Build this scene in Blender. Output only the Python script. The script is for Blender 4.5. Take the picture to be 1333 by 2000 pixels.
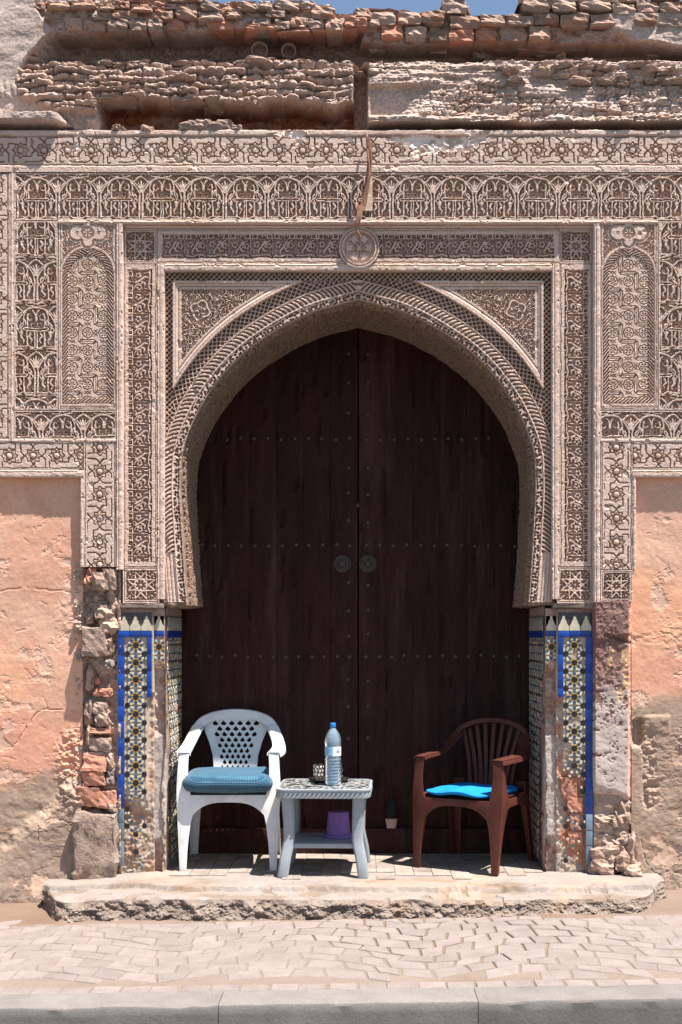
import bpy, bmesh, math, random
import numpy as np
from mathutils import Vector, Matrix, Euler

for o in list(bpy.data.objects):
    bpy.data.objects.remove(o)
SC = bpy.context.scene
COL = SC.collection
R = math.radians
random.seed(7)
RNG = np.random.default_rng(11)

# ------------------------------------------------------------------ camera, sky, sun, exposure
FPX = 2500.0          # focal length in photograph pixels (photo 1333 x 2000)
DIST = 6.85           # camera to the facade plane y = 0
ZC = 1.40             # eye height above the pavement
VX, VY = 700.0, 1240.0
cam_d = bpy.data.cameras.new('camera')
cam = bpy.data.objects.new('camera', cam_d)
COL.objects.link(cam)
cam.location = (0, -DIST, ZC)
cam.rotation_euler = (R(90), 0, 0)
cam_d.sensor_fit = 'VERTICAL'
cam_d.sensor_height = 36.0
cam_d.lens = 36.0 * FPX / 2000.0
cam_d.shift_x = (666.5 - VX) / 2000.0
cam_d.shift_y = (VY - 1000.0) / 2000.0
cam_d.clip_end = 600
SC.camera = cam

SUN_AZ, SUN_EL = 57.0, 69.5      # degrees to the right of the facade normal / above the horizon
sdir = Vector((math.sin(R(SUN_AZ)) * math.cos(R(SUN_EL)), -math.cos(R(SUN_AZ)) * math.cos(R(SUN_EL)), math.sin(R(SUN_EL))))
world = bpy.data.worlds.new('World')
SC.world = world
world.use_nodes = True
wn = world.node_tree.nodes
sky_n = wn.new('ShaderNodeTexSky')
sky_n.sky_type = 'NISHITA'
sky_n.sun_disc = False
sky_n.sun_elevation = R(SUN_EL)
sky_n.sun_rotation = R(180 - SUN_AZ)
sky_n.air_density = 1.0
sky_n.dust_density = 0.6
sky_n.ozone_density = 0.1
world.node_tree.links.new(sky_n.outputs[0], wn['Background'].inputs[0])
wn['Background'].inputs[1].default_value = 0.066
sl = bpy.data.lights.new('sun', 'SUN')
sl.energy = 5.0
sl.angle = R(0.5)
sl.color = (1.0, 0.95, 0.88)
so = bpy.data.objects.new('sun', sl)
COL.objects.link(so)
so.rotation_euler = (-sdir).to_track_quat('-Z', 'Y').to_euler()
so.location = (3, -4, 9)
SC.view_settings.view_transform = 'Standard'
SC.view_settings.look = 'None'
SC.view_settings.exposure = 1.25
SC.view_settings.gamma = 1.0

# ------------------------------------------------------------------ numpy noise
def _hash(ix, iy, seed):
    h = (ix.astype(np.int64) * 374761393 + iy.astype(np.int64) * 668265263 + seed * 974634777) & 0xffffffff
    h = ((h ^ (h >> 13)) * 1274126177) & 0xffffffff
    h = h ^ (h >> 16)
    return (h & 0xffff) / 65535.0
def vn(x, y, seed=0):
    x = np.asarray(x, float); y = np.asarray(y, float)
    ix = np.floor(x); iy = np.floor(y)
    fx = x - ix; fy = y - iy
    fx = fx * fx * (3 - 2 * fx); fy = fy * fy * (3 - 2 * fy)
    a = _hash(ix, iy, seed); b = _hash(ix + 1, iy, seed); c = _hash(ix, iy + 1, seed); d = _hash(ix + 1, iy + 1, seed)
    return (a * (1 - fx) + b * fx) * (1 - fy) + (c * (1 - fx) + d * fx) * fy
def fbm(x, y, o=4, seed=0, g=0.5):
    s = 0; a = 1; t = 0
    for k in range(o):
        s = s + a * vn(x * 2 ** k + 17.3 * k, y * 2 ** k + 9.1 * k, seed + k); t += a; a *= g
    return s / t
def vn3(p, seed=0):
    z = p[..., 2]; iz = np.floor(z); f = z - iz; f = f * f * (3 - 2 * f)
    return vn(p[..., 0] + iz * 31.7, p[..., 1] + iz * 17.9, seed) * (1 - f) + vn(p[..., 0] + (iz + 1) * 31.7, p[..., 1] + (iz + 1) * 17.9, seed) * f
def fbm3(p, o=3, seed=0):
    s = 0; a = 1; t = 0
    for k in range(o):
        s = s + a * vn3(p * 2 ** k + 5.7 * k, seed + k); t += a; a *= .5
    return s / t
def worley(x, y, seed=0):
    ix = np.floor(x); iy = np.floor(y)
    f1 = np.full(x.shape, 9.0); f2 = np.full(x.shape, 9.0); cid = np.zeros(x.shape)
    for dx in (-1, 0, 1):
        for dy in (-1, 0, 1):
            jx = ix + dx; jy = iy + dy
            px = jx + .15 + .7 * _hash(jx, jy, seed); py = jy + .15 + .7 * _hash(jx, jy, seed + 5)
            d = np.hypot(px - x, py - y)
            c = d < f1
            f2 = np.where(c, f1, np.minimum(f2, d)); cid = np.where(c, _hash(jx, jy, seed + 9), cid); f1 = np.where(c, d, f1)
    return f1, f2, cid
def sst(a, b, x):
    t = np.clip((x - a) / (b - a), 0, 1)
    return t * t * (3 - 2 * t)
def mixc(c1, c2, m):
    return np.asarray(c1) * (1 - m[..., None]) + np.asarray(c2) * m[..., None]

# ------------------------------------------------------------------ px -> world on a plane of depth y
def P(px, py, y=0.0):
    s = (DIST + y) / FPX
    return ((px - VX) * s, y, ZC + (VY - py) * s)
def PB(px, py, yr, y):
    q = P(px, py, yr)
    return (q[0], y, q[2])
def PX(px, y=0.0): return (px - VX) * (DIST + y) / FPX
def PZ(py, y=0.0): return ZC + (VY - py) * (DIST + y) / FPX
M1 = DIST / FPX       # metres per photograph pixel on the facade

# ------------------------------------------------------------------ objects
def tag(o, label=None, cat=None, group=None, kind=None):
    if label: o['label'] = label
    if cat: o['category'] = cat
    if group: o['group'] = group
    if kind: o['kind'] = kind
    return o
def empty(name, loc=(0, 0, 0), rz=0, label=None, cat=None, group=None, kind=None):
    o = bpy.data.objects.new(name, None); COL.objects.link(o)
    o.location = loc; o.rotation_euler = (0, 0, rz); o.empty_display_size = .1
    return tag(o, label, cat, group, kind)
def link(name, me, parent=None, mat=None, world=True, loc=None):
    """world=True: mesh is in world coordinates and keeps them under its parent."""
    o = bpy.data.objects.new(name, me); COL.objects.link(o)
    if mat is not None and not me.materials: me.materials.append(mat)
    if loc is not None: o.location = loc
    if parent is not None:
        o.parent = parent
        if world:
            o.matrix_parent_inverse = WM(parent).inverted()
    return o
def WM(o):
    m = o.matrix_basis.copy()
    if o.parent is not None:
        m = WM(o.parent) @ o.matrix_parent_inverse @ m
    return m
def mesh_np(name, co, quads, col=None, smooth=False, tris=None):
    me = bpy.data.meshes.new(name)
    co = np.ascontiguousarray(co, np.float32)
    me.vertices.add(len(co)); me.vertices.foreach_set('co', co.ravel())
    nq = len(quads); nt = 0 if tris is None else len(tris)
    li = np.asarray(quads, np.int32).ravel()
    st = np.arange(nq, dtype=np.int32) * 4
    if nt:
        li = np.concatenate([li, np.asarray(tris, np.int32).ravel()])
        st = np.concatenate([st, nq * 4 + np.arange(nt, dtype=np.int32) * 3])
    me.loops.add(len(li)); me.loops.foreach_set('vertex_index', li)
    me.polygons.add(nq + nt); me.polygons.foreach_set('loop_start', st)
    me.polygons.foreach_set('use_smooth', np.full(nq + nt, smooth, bool))
    me.update(calc_edges=True)
    setcol(me, col)
    return me
def setcol(me, col):
    n = len(me.vertices)
    a = me.attributes.new('Col', 'FLOAT_COLOR', 'POINT')
    c = np.ones((n, 4), np.float32)
    if col is not None: c[:, :3] = col
    a.data.foreach_set('color', c.ravel())
def pyd(name, verts, faces, col=None, smooth=None, bevel=0):
    me = bpy.data.meshes.new(name)
    me.from_pydata([tuple(v) for v in verts], [], faces)
    bm = bmesh.new(); bm.from_mesh(me)
    bmesh.ops.recalc_face_normals(bm, faces=bm.faces)
    if bevel: bmesh.ops.bevel(bm, geom=[e for e in bm.edges if len(e.link_faces) == 2 and e.calc_face_angle(0) > .5], offset=bevel, segments=2, affect='EDGES', profile=.6, clamp_overlap=True)
    bm.to_mesh(me); bm.free()
    setcol(me, col)
    if smooth is not None:
        me.shade_smooth(); me.set_sharp_from_angle(angle=R(smooth))
    return me
def grid_quads(ny, nx, mask=None):
    idx = np.arange(ny * nx).reshape(ny, nx)
    q = np.stack([idx[1:, :-1], idx[1:, 1:], idx[:-1, 1:], idx[:-1, :-1]], -1)
    return q[mask] if mask is not None else q.reshape(-1, 4)
def relief(name, parent, x0, y0, x1, y1, y, H, mat, col=None, mask=None, skirt=.05, smooth=False):
    """Height field carved on the facade: H rows go down, H > 0 stands proud of plane y."""
    ny, nx = H.shape
    gx, gy = np.meshgrid(np.linspace(x0, x1, nx), np.linspace(y0, y1, ny))
    s = (DIST + y) / FPX
    co = np.stack([(gx - VX) * s, y - H, ZC + (VY - gy) * s], -1).reshape(-1, 3)
    q = grid_quads(ny, nx, mask)
    c = None if col is None else col.reshape(-1, 3)
    if mask is not None:
        used = np.unique(q); rm = np.full(len(co), -1); rm[used] = np.arange(len(used))
        co = co[used]; q = rm[q]
        if c is not None: c = c[used]
    elif skirt:
        idx = np.arange(ny * nx).reshape(ny, nx)
        ring = np.concatenate([idx[0, :], idx[1:, -1], idx[-1, -2::-1], idx[-2:0:-1, 0]])
        b = co[ring].copy(); b[:, 1] = y + skirt
        n0 = len(co); k = np.arange(len(ring)); k2 = np.roll(k, -1)
        q = np.concatenate([q, np.stack([ring, ring[k2], n0 + k2, n0 + k], -1)])
        co = np.concatenate([co, b])
        if c is not None: c = np.concatenate([c, c[ring]])
    return link(name, mesh_np(name, co, q, c, smooth), parent, mat)
def box_w(name, parent, a, b, mat, bevel=.004, jitter=0, seed=0, sub=0, smooth=40):
    """World-space box between corners a and b, bevelled, roughened when jitter is set."""
    a = Vector(a); b = Vector(b)
    bm = bmesh.new()
    bmesh.ops.create_cube(bm, size=1)
    sz = b - a; c = (a + b) / 2
    for v in bm.verts: v.co = Vector((v.co.x * sz.x, v.co.y * sz.y, v.co.z * sz.z)) + c
    if bevel: bmesh.ops.bevel(bm, geom=bm.edges[:], offset=bevel, segments=2, affect='EDGES', profile=.6)
    if sub: bmesh.ops.subdivide_edges(bm, edges=bm.edges[:], cuts=sub, use_grid_fill=True)
    me = bpy.data.meshes.new(name); bm.to_mesh(me); bm.free()
    if jitter:
        co = np.array([v.co[:] for v in me.vertices]); n = np.array([v.normal[:] for v in me.vertices])
        d = (fbm3(co * 14 + seed * 3.1, 3, seed) - .5) * 2 * jitter
        me.vertices.foreach_set('co', (co + n * d[:, None]).astype(np.float32).ravel())
    setcol(me, None)
    me.shade_smooth(); me.set_sharp_from_angle(angle=R(smooth))
    return link(name, me, parent, mat)

# ------------------------------------------------------------------ materials
def mk(name):
    m = bpy.data.materials.new(name); m.use_nodes = True
    nt = m.node_tree
    return m, nt, nt.nodes['Principled BSDF'], nt.links
def rough_mat(name, c1, c2, scale=6, rough=.9, bump=.3, bscale=60, bdist=.004, speck=.18, sscale=120, rnd=0.0, obj=False, attr=True, spec=.25, c3=None, c3scale=2.2, c3amt=.5, vs=None):
    m, nt, b, L = mk(name); N = nt.nodes
    if obj:
        tc = N.new('ShaderNodeTexCoord'); pos = tc.outputs['Object']
    else:
        g = N.new('ShaderNodeNewGeometry'); pos = g.outputs['Position']
    if vs is not None:
        vm = N.new('ShaderNodeVectorMath'); vm.operation = 'MULTIPLY'; vm.inputs[1].default_value = vs
        L.new(pos, vm.inputs[0]); pos = vm.outputs[0]
    n1 = N.new('ShaderNodeTexNoise'); n1.inputs['Scale'].default_value = scale; n1.inputs['Detail'].default_value = 6; n1.inputs['Roughness'].default_value = .62
    L.new(pos, n1.inputs['Vector'])
    r1 = N.new('ShaderNodeMapRange'); r1.inputs[1].default_value = .36; r1.inputs[2].default_value = .64
    L.new(n1.outputs[0], r1.inputs[0])
    mx = N.new('ShaderNodeMixRGB'); mx.inputs[1].default_value = (*c1, 1); mx.inputs[2].default_value = (*c2, 1)
    L.new(r1.outputs[0], mx.inputs[0]); cur = mx.outputs[0]
    if c3 is not None:
        n3 = N.new('ShaderNodeTexNoise'); n3.inputs['Scale'].default_value = c3scale; n3.inputs['Detail'].default_value = 7; n3.inputs['Roughness'].default_value = .68
        L.new(pos, n3.inputs['Vector'])
        r3 = N.new('ShaderNodeMapRange'); r3.inputs[1].default_value = .52; r3.inputs[2].default_value = .66; r3.inputs[4].default_value = c3amt
        L.new(n3.outputs[0], r3.inputs[0])
        m3 = N.new('ShaderNodeMixRGB'); m3.inputs[2].default_value = (*c3, 1)
        L.new(r3.outputs[0], m3.inputs[0]); L.new(cur, m3.inputs[1]); cur = m3.outputs[0]
    n2 = N.new('ShaderNodeTexNoise'); n2.inputs['Scale'].default_value = sscale; n2.inputs['Detail'].default_value = 4
    L.new(pos, n2.inputs['Vector'])
    r2 = N.new('ShaderNodeMapRange'); r2.inputs[1].default_value = .3; r2.inputs[2].default_value = .7; r2.inputs[3].default_value = 1 - speck; r2.inputs[4].default_value = 1 + speck
    L.new(n2.outputs[0], r2.inputs[0]); fac = r2.outputs[0]
    if rnd:
        oi = N.new('ShaderNodeObjectInfo')
        rr = N.new('ShaderNodeMapRange'); rr.inputs[3].default_value = 1 - rnd; rr.inputs[4].default_value = 1 + rnd
        L.new(oi.outputs['Random'], rr.inputs[0])
        mm = N.new('ShaderNodeMath'); mm.operation = 'MULTIPLY'
        L.new(fac, mm.inputs[0]); L.new(rr.outputs[0], mm.inputs[1]); fac = mm.outputs[0]
    ml = N.new('ShaderNodeVectorMath'); ml.operation = 'SCALE'
    L.new(cur, ml.inputs[0]); L.new(fac, ml.inputs['Scale']); cur = ml.outputs[0]
    if attr:
        at = N.new('ShaderNodeAttribute'); at.attribute_name = 'Col'
        m2 = N.new('ShaderNodeMixRGB'); m2.blend_type = 'MULTIPLY'; m2.inputs[0].default_value = 1
        L.new(cur, m2.inputs[1]); L.new(at.outputs['Color'], m2.inputs[2]); cur = m2.outputs[0]
    L.new(cur, b.inputs['Base Color'])
    b.inputs['Roughness'].default_value = rough
    b.inputs['Specular IOR Level'].default_value = spec
    if bump:
        nb = N.new('ShaderNodeTexNoise'); nb.inputs['Scale'].default_value = bscale; nb.inputs['Detail'].default_value = 8; nb.inputs['Roughness'].default_value = .65
        L.new(pos, nb.inputs['Vector'])
        bp = N.new('ShaderNodeBump'); bp.inputs['Strength'].default_value = bump; bp.inputs['Distance'].default_value = bdist
        L.new(nb.outputs[0], bp.inputs['Height']); L.new(bp.outputs[0], b.inputs['Normal'])
    return m
def plain_mat(name, c, rough=.5, spec=.5, var=.06, scale=8, metal=0, bump=0, bscale=200, obj=True, coat=0, dirt=None, dirtamt=.4):
    m = rough_mat(name, tuple(x * (1 - var) for x in c), tuple(min(1, x * (1 + var)) for x in c), scale, rough, bump, bscale, .002, .05, 60, 0, obj, False, spec, dirt, 5.0, dirtamt)
    b = m.node_tree.nodes['Principled BSDF']; b.inputs['Metallic'].default_value = metal
    b.inputs['Coat Weight'].default_value = coat
    return m
MAT = {}
MAT['stucco'] = rough_mat('carved_stucco', (.63, .475, .395), (.555, .415, .345), 3.0, .93, .25, 160, .002, .12, 90, c3=(.52, .375, .27), c3scale=2.6, c3amt=.75)
MAT['soffit'] = rough_mat('dark_soffit_stucco', (.27, .18, .13), (.23, .155, .115), 5.0, .95, .3, 120, .002, .2, 70, c3=(.27, .185, .10), c3scale=3, c3amt=.7)  # darker and browner than the front stucco
MAT['rubble'] = rough_mat('rubble_and_mortar', (1, 1, 1), (.84, .80, .77), 7, .97, .45, 80, .006, .22, 60)
MAT['wall'] = rough_mat('limewash_plaster', (1, 1, 1), (.93, .90, .88), 4, .95, .35, 45, .006, .07, 70)
MAT['brick'] = rough_mat('old_brick', (.40, .235, .165), (.34, .25, .205), 9, .95, .7, 70, .008, .2, 80, rnd=.25, c3=(.46, .17, .085), c3scale=4, c3amt=.6)
MAT['redbrick'] = rough_mat('red_brick', (.48, .20, .125), (.42, .23, .17), 14, .95, .7, 70, .008, .2, 80, rnd=.15)
MAT['stone'] = rough_mat('rubble_stone', (.41, .295, .235), (.335, .235, .185), 10, .97, .8, 50, .012, .2, 70, rnd=.18)
MAT['concrete'] = rough_mat('worn_concrete', (.255, .218, .195), (.215, .178, .155), 6, .93, .5, 60, .006, .16, 110, c3=(.36, .25, .16), c3scale=2.5, c3amt=.45)
MAT['roughconcrete'] = rough_mat('broken_concrete', (.35, .26, .21), (.27, .195, .155), 9, .97, .9, 45, .015, .25, 60)
MAT['paver'] = rough_mat('paving_stone', (.245, .204, .187), (.205, .169, .154), 8, .9, .35, 70, .004, .12, 120, rnd=.09)
MAT['sand'] = rough_mat('dusty_joint_sand', (.215, .165, .138), (.18, .135, .108), 3, .98, .5, 90, .005, .18, 160)
MAT['kerb'] = rough_mat('kerb_concrete', (.205, .186, .172), (.160, .145, .134), 5, .9, .4, 70, .004, .14, 140, rnd=.06)
MAT['road'] = rough_mat('dusty_asphalt', (.070, .064, .060), (.052, .048, .046), 2, .92, .6, 120, .006, .25, 200)
MAT['core'] = rough_mat('masonry_core', (.28, .2, .165), (.22, .16, .13), 5, .97, .6, 40, .01, .2, 60)
MAT['tile'] = rough_mat('glazed_zellige', (1, 1, 1), (.88, .88, .88), 25, .28, .15, 90, .002, .12, 60, spec=.5)
MAT['grout'] = rough_mat('mosaic_mortar', (.36, .30, .245), (.30, .235, .19), 12, .95, .5, 80, .004, .2, 100)
MAT['door'] = rough_mat('weathered_door_wood', (.042, .0140, .0105), (.024, .0080, .0062), 5, .7, .5, 40, .004, .25, 50, rnd=.12, c3=(.085, .043, .034), c3scale=2.2, c3amt=.55, spec=.16, vs=(3, 3, .35))
MAT['iron'] = plain_mat('blackened_iron', (.085, .068, .055), .6, .5, .2, 30, .6, .4, 120)

# ------------------------------------------------------------------ carving patterns (drawn in photograph-pixel units, heights 0..1)
class Cv:
    def __init__(s, w, h, ss=4, base=0.0, wrap=True):
        s.w, s.h, s.ss, s.wrap = w, h, ss, wrap
        s.a = np.full((int(round(h * ss)), int(round(w * ss))), base, np.float32)
    def _blob(s, x0, y0, x1, y1, r0, r1, v, soft, cut):
        ss = s.ss; H, W = s.a.shape; m = max(r0, r1) + 1
        ax, bx = int((min(x0, x1) - m) * ss), int((max(x0, x1) + m) * ss) + 1
        ay, by = int((min(y0, y1) - m) * ss), int((max(y0, y1) + m) * ss) + 1
        ax, bx, ay, by = max(ax, 0), min(bx, W), max(ay, 0), min(by, H)
        if ax >= bx or ay >= by: return
        gx, gy = np.meshgrid((np.arange(ax, bx) + .5) / ss, (np.arange(ay, by) + .5) / ss)
        dx, dy = x1 - x0, y1 - y0; l2 = dx * dx + dy * dy + 1e-9
        t = np.clip(((gx - x0) * dx + (gy - y0) * dy) / l2, 0, 1)
        d = np.hypot(gx - x0 - t * dx, gy - y0 - t * dy)
        pr = np.clip((r0 + (r1 - r0) * t - d) / soft, 0, 1)
        sub = s.a[ay:by, ax:bx]
        if cut: np.minimum(sub, 1 - v * pr, out=sub)
        else: np.maximum(sub, v * pr, out=sub)
    def line(s, pts, w=3, v=1, soft=1.0, cut=False, w2=None):
        n = len(pts) - 1
        for off in ((-s.w, 0, s.w) if s.wrap else (0,)):
            for i in range(n):
                r0 = w / 2 if w2 is None else (w + (w2 - w) * i / n) / 2
                r1 = w / 2 if w2 is None else (w + (w2 - w) * (i + 1) / n) / 2
                s._blob(pts[i][0] + off, pts[i][1], pts[i + 1][0] + off, pts[i + 1][1], r0, r1, v, soft, cut)
    def disc(s, x, y, r, v=1, soft=1.0, cut=False):
        s.line([(x, y), (x, y)], 2 * r, v, soft, cut)
    def ring(s, x, y, r, w=2, v=1, cut=False, a0=0, a1=2 * math.pi, n=20, soft=1.0):
        s.line([(x + r * math.cos(a0 + (a1 - a0) * k / n), y + r * math.sin(a0 + (a1 - a0) * k / n)) for k in range(n + 1)], w, v, soft, cut)
    def spiral(s, x, y, r, turns=1.4, a0=0, d=1, w=2.4, v=1, cut=False, rin=.12):
        n = int(12 * turns) + 4
        s.line([(x + r * (1 - (1 - rin) * k / n) * math.cos(a0 + d * 2 * math.pi * turns * k / n), y + r * (1 - (1 - rin) * k / n) * math.sin(a0 + d * 2 * math.pi * turns * k / n)) for k in range(n + 1)], w, v, 1.0, cut)
    def fill(s, tries, rs, gap, seed, box=None):
        """little leaves and buds in whatever ground is left open"""
        rg = random.Random(seed); ss = s.ss; H, W = s.a.shape
        for r in rs:
            for _ in range(tries):
                x, y = rg.uniform(r + 1, s.w - r - 1), rg.uniform(r + 1, s.h - r - 1)
                R_ = int((r + gap) * ss); cx, cy = int(x * ss), int(y * ss)
                w_ = s.a[max(cy - R_, 0):cy + R_ + 1, max(cx - R_, 0):cx + R_ + 1]
                if w_.max() > .25: continue
                a = rg.uniform(0, 6.28); l = r * rg.uniform(.2, .9)
                s.line([(x - l * math.cos(a), y - l * math.sin(a)), (x + l * math.cos(a), y + l * math.sin(a))], 2 * r, 1, .7, False, r * 1.1)
def cr(pts, n=6):
    out = []
    p = [pts[0]] + list(pts) + [pts[-1]]
    for i in range(1, len(p) - 2):
        for k in range(n):
            t = k / n
            out.append(tuple(.5 * (2 * p[i][c] + (p[i + 1][c] - p[i - 1][c]) * t + (2 * p[i - 1][c] - 5 * p[i][c] + 4 * p[i + 1][c] - p[i + 2][c]) * t * t + (3 * p[i][c] - p[i - 1][c] - 3 * p[i + 1][c] + p[i + 2][c]) * t ** 3) for c in range(len(pts[0]))))
    out.append(tuple(pts[-1]))
    return out
def samp(cv, X, Y):
    a = cv.a; H, W = a.shape; ss = cv.ss
    fx = (X * ss - .5) % W; fy = np.clip(Y * ss - .5, 0, H - 1.001)
    ix = np.floor(fx).astype(int); iy = np.floor(fy).astype(int)
    tx = fx - ix; ty = fy - iy; ix2 = (ix + 1) % W; ix %= W; iy2 = np.minimum(iy + 1, H - 1)
    return (a[iy, ix] * (1 - tx) + a[iy, ix2] * tx) * (1 - ty) + (a[iy2, ix] * (1 - tx) + a[iy2, ix2] * tx) * ty
def warp(X, Y, amp=.9, sc=9, seed=3):
    X = X + 2.6 * (fbm(X / 34, Y / 34, 2, seed + 70) - .5); Y = Y + 2.6 * (fbm(X / 34, Y / 34, 2, seed + 90) - .5)
    return X + amp * (fbm(X / sc, Y / sc, 2, seed) - .5) * 2, Y + amp * (fbm(X / sc, Y / sc, 2, seed + 40) - .5) * 2
def gxy(x0, y0, x1, y1, step=1.0):
    nx = int(round((x1 - x0) / step)) + 1; ny = int(round((y1 - y0) / step)) + 1
    return np.meshgrid(np.linspace(x0, x1, nx), np.linspace(y0, y1, ny))
def worn(H, X, Y, seed=0, amt=.0035):
    """erosion: gentle unevenness plus chipped patches"""
    n = fbm(X / 22, Y / 22, 4, seed); c = fbm(X / 9, Y / 9, 3, seed + 21)
    chip = sst(.63, .74, .6 * n + .4 * c)
    return H * (1 - .55 * chip) - chip * .005 + (n - .5) * amt + (vn(X / 2.3, Y / 2.3, seed + 2) - .5) * .0012

# eight-pointed star frieze: base 1, grooves cut (tile of two stars 92 x 50)
def star_tile():
    t = Cv(92, 50, 4, 1.0)
    def q(pts): return [((x - 280) / 4.76 + 69, (y - 190) / 4.76 + 25) for x, y in pts]
    for cx in (23, 69):
        o = 0
        pts = []
        for k in range(17):
            r = 16.0 if k % 2 == 0 else 11.6
            a = k * math.pi / 8
            pts.append((cx + r * math.cos(a), 25 + r * math.sin(a)))
        t.line(pts, 2.4, .9, .8, True)
        t.ring(cx, 25, 9.6, 1.8, .55, True)
        t.ring(cx, 25, 6.6, 3.4, 1.0, True)
    g = [[(230, 75), (255, 90), (285, 120)], [(270, 120), (310, 75), (460, 72)], [(165, 62), (170, 160), (205, 195)], [(205, 190), (172, 225), (165, 250)], [(120, 250), (168, 250), (168, 235)],
         [(355, 190), (390, 220), (390, 300)], [(355, 195), (390, 165), (390, 132), (440, 130)], [(272, 265), (310, 302), (345, 302)], [(295, 262), (250, 300), (100, 300)],
         [(440, 130), (470, 130)], [(520, 130), (552, 130), (555, 72), (525, 70)], [(430, 245), (430, 302), (460, 302)], [(530, 250), (605, 250), (605, 215), (640, 192)], [(600, 75), (603, 155), (640, 195)]]
    for l in g: t.line(q(l), 2.6, 1, .8, True)
    return t
STAR = star_tile()
def star_field(u, v):
    """u along the band, v across 0..50; returns 0..1 heights (1 = face) plus bosses"""
    h = samp(STAR, u, v)
    du = (u % 46) - 23; r = np.hypot(du, v - 25)
    boss = np.sqrt(np.clip(1 - (r / 5.6) ** 2, 0, 1))
    return h, boss
# arabesque band: base 0, strokes raised (tile 81.5 x 90, cartouche at 0, palmette at 40.75)
def arab_tile():
    W = 81.5 * 4; t = Cv(W, 90, 4, 0.0); rj = random.Random(12)
    for rep, m in [(r, m) for r in range(4) for m in (-1, 1)]:
        ox = 40.75 + 81.5 * rep; jx, jy = rj.uniform(-.6, .6), rj.uniform(-.6, .6)
        def q(pts, m): return [(ox + m * x / 4.76 + rj.uniform(-.35, .35), (y - 395) / 4.76 + jy + rj.uniform(-.35, .35)) for x, y in pts]
        S = lambda pts, w=3.1, v=1, w2=None: t.line(cr(q(pts, m), 5), w + 1.2, v, .7, False, None if w2 is None else w2 + 1.2)
        C = lambda x, y: q([(x, y)], m)[0]
        S([(194, 440), (140, 449), (95, 475), (60, 515), (30, 560), (16, 600), (13, 640), (13, 815)], 3.4)
        S([(100, 475), (80, 530), (78, 600), (50, 640)], 2.6)
        S([(0, 430), (30, 445), (70, 480), (100, 475)], 2.8)
        S([(0, 575), (-2, 530), (0, 470)], 2.2); S([(6, 572), (22, 530), (58, 490), (64, 478)], 4.2, 1, 1.6); S([(4, 570), (14, 520), (26, 485)], 3.6, 1, 1.4)
        t.ring(*C(194, 420), 2.4, 1.8); S([(180, 408), (140, 400), (95, 405)], 4.4, 1, 1.5); S([(170, 428), (130, 430), (100, 420)], 2.4)
        t.spiral(*C(40, 422), 4.6, 1.3, 0 if m > 0 else math.pi, m, 2.2); S([(60, 400), (20, 402), (0, 410)], 2.4)
        t.spiral(*C(150, 512), 5.6, 1.4, math.pi / 2, -m, 2.3); S([(165, 470), (185, 500), (190, 560)], 2.6)
        S([(120, 505), (112, 545), (135, 560), (160, 545)], 3.4, 1, 1.6)
        t.spiral(*C(56, 572), 5.0, 1.3, -math.pi / 2, m, 2.3); S([(62, 595), (44, 620), (60, 655), (40, 690)], 3.4, 1, 1.8)
        S([(194, 634), (90, 634)], 2.2); S([(194, 657), (90, 657)], 2.4); S([(90, 634), (78, 645), (90, 657)], 2.6)
        S([(184, 660), (184, 815)], 2.4); S([(112, 560), (114, 634)], 2.6); S([(114, 660), (114, 800)], 2.8)
        bx = [(150, 585), (178, 585), (178, 612), (150, 612), (150, 585)]; t.line(q(bx, m), 2.2, 1, 1.0)
        S([(150, 680), (138, 715), (158, 740), (146, 770)], 4.4, 1, 2.0); S([(66, 675), (58, 720), (80, 750), (74, 775)], 5.4, 1, 2.0)
        t.spiral(*C(42, 772), 4.6, 1.3, math.pi / 2, -m, 2.2); t.spiral(*C(150, 785), 3.8, 1.2, 0, m, 2.0)
        S([(22, 806), (90, 806), (125, 800), (150, 815), (194, 815)], 2.5)
        S([(30, 820), (110, 820)], 2.0); S([(42, 640), (30, 655), (40, 672)], 2.4)
        S([(85, 560), (98, 585), (92, 615)], 3.6, 1, 1.4)
    t.fill(9000, (3.0, 2.3, 1.7), 1.25, 3)
    return t
ARAB = arab_tile()
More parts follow.
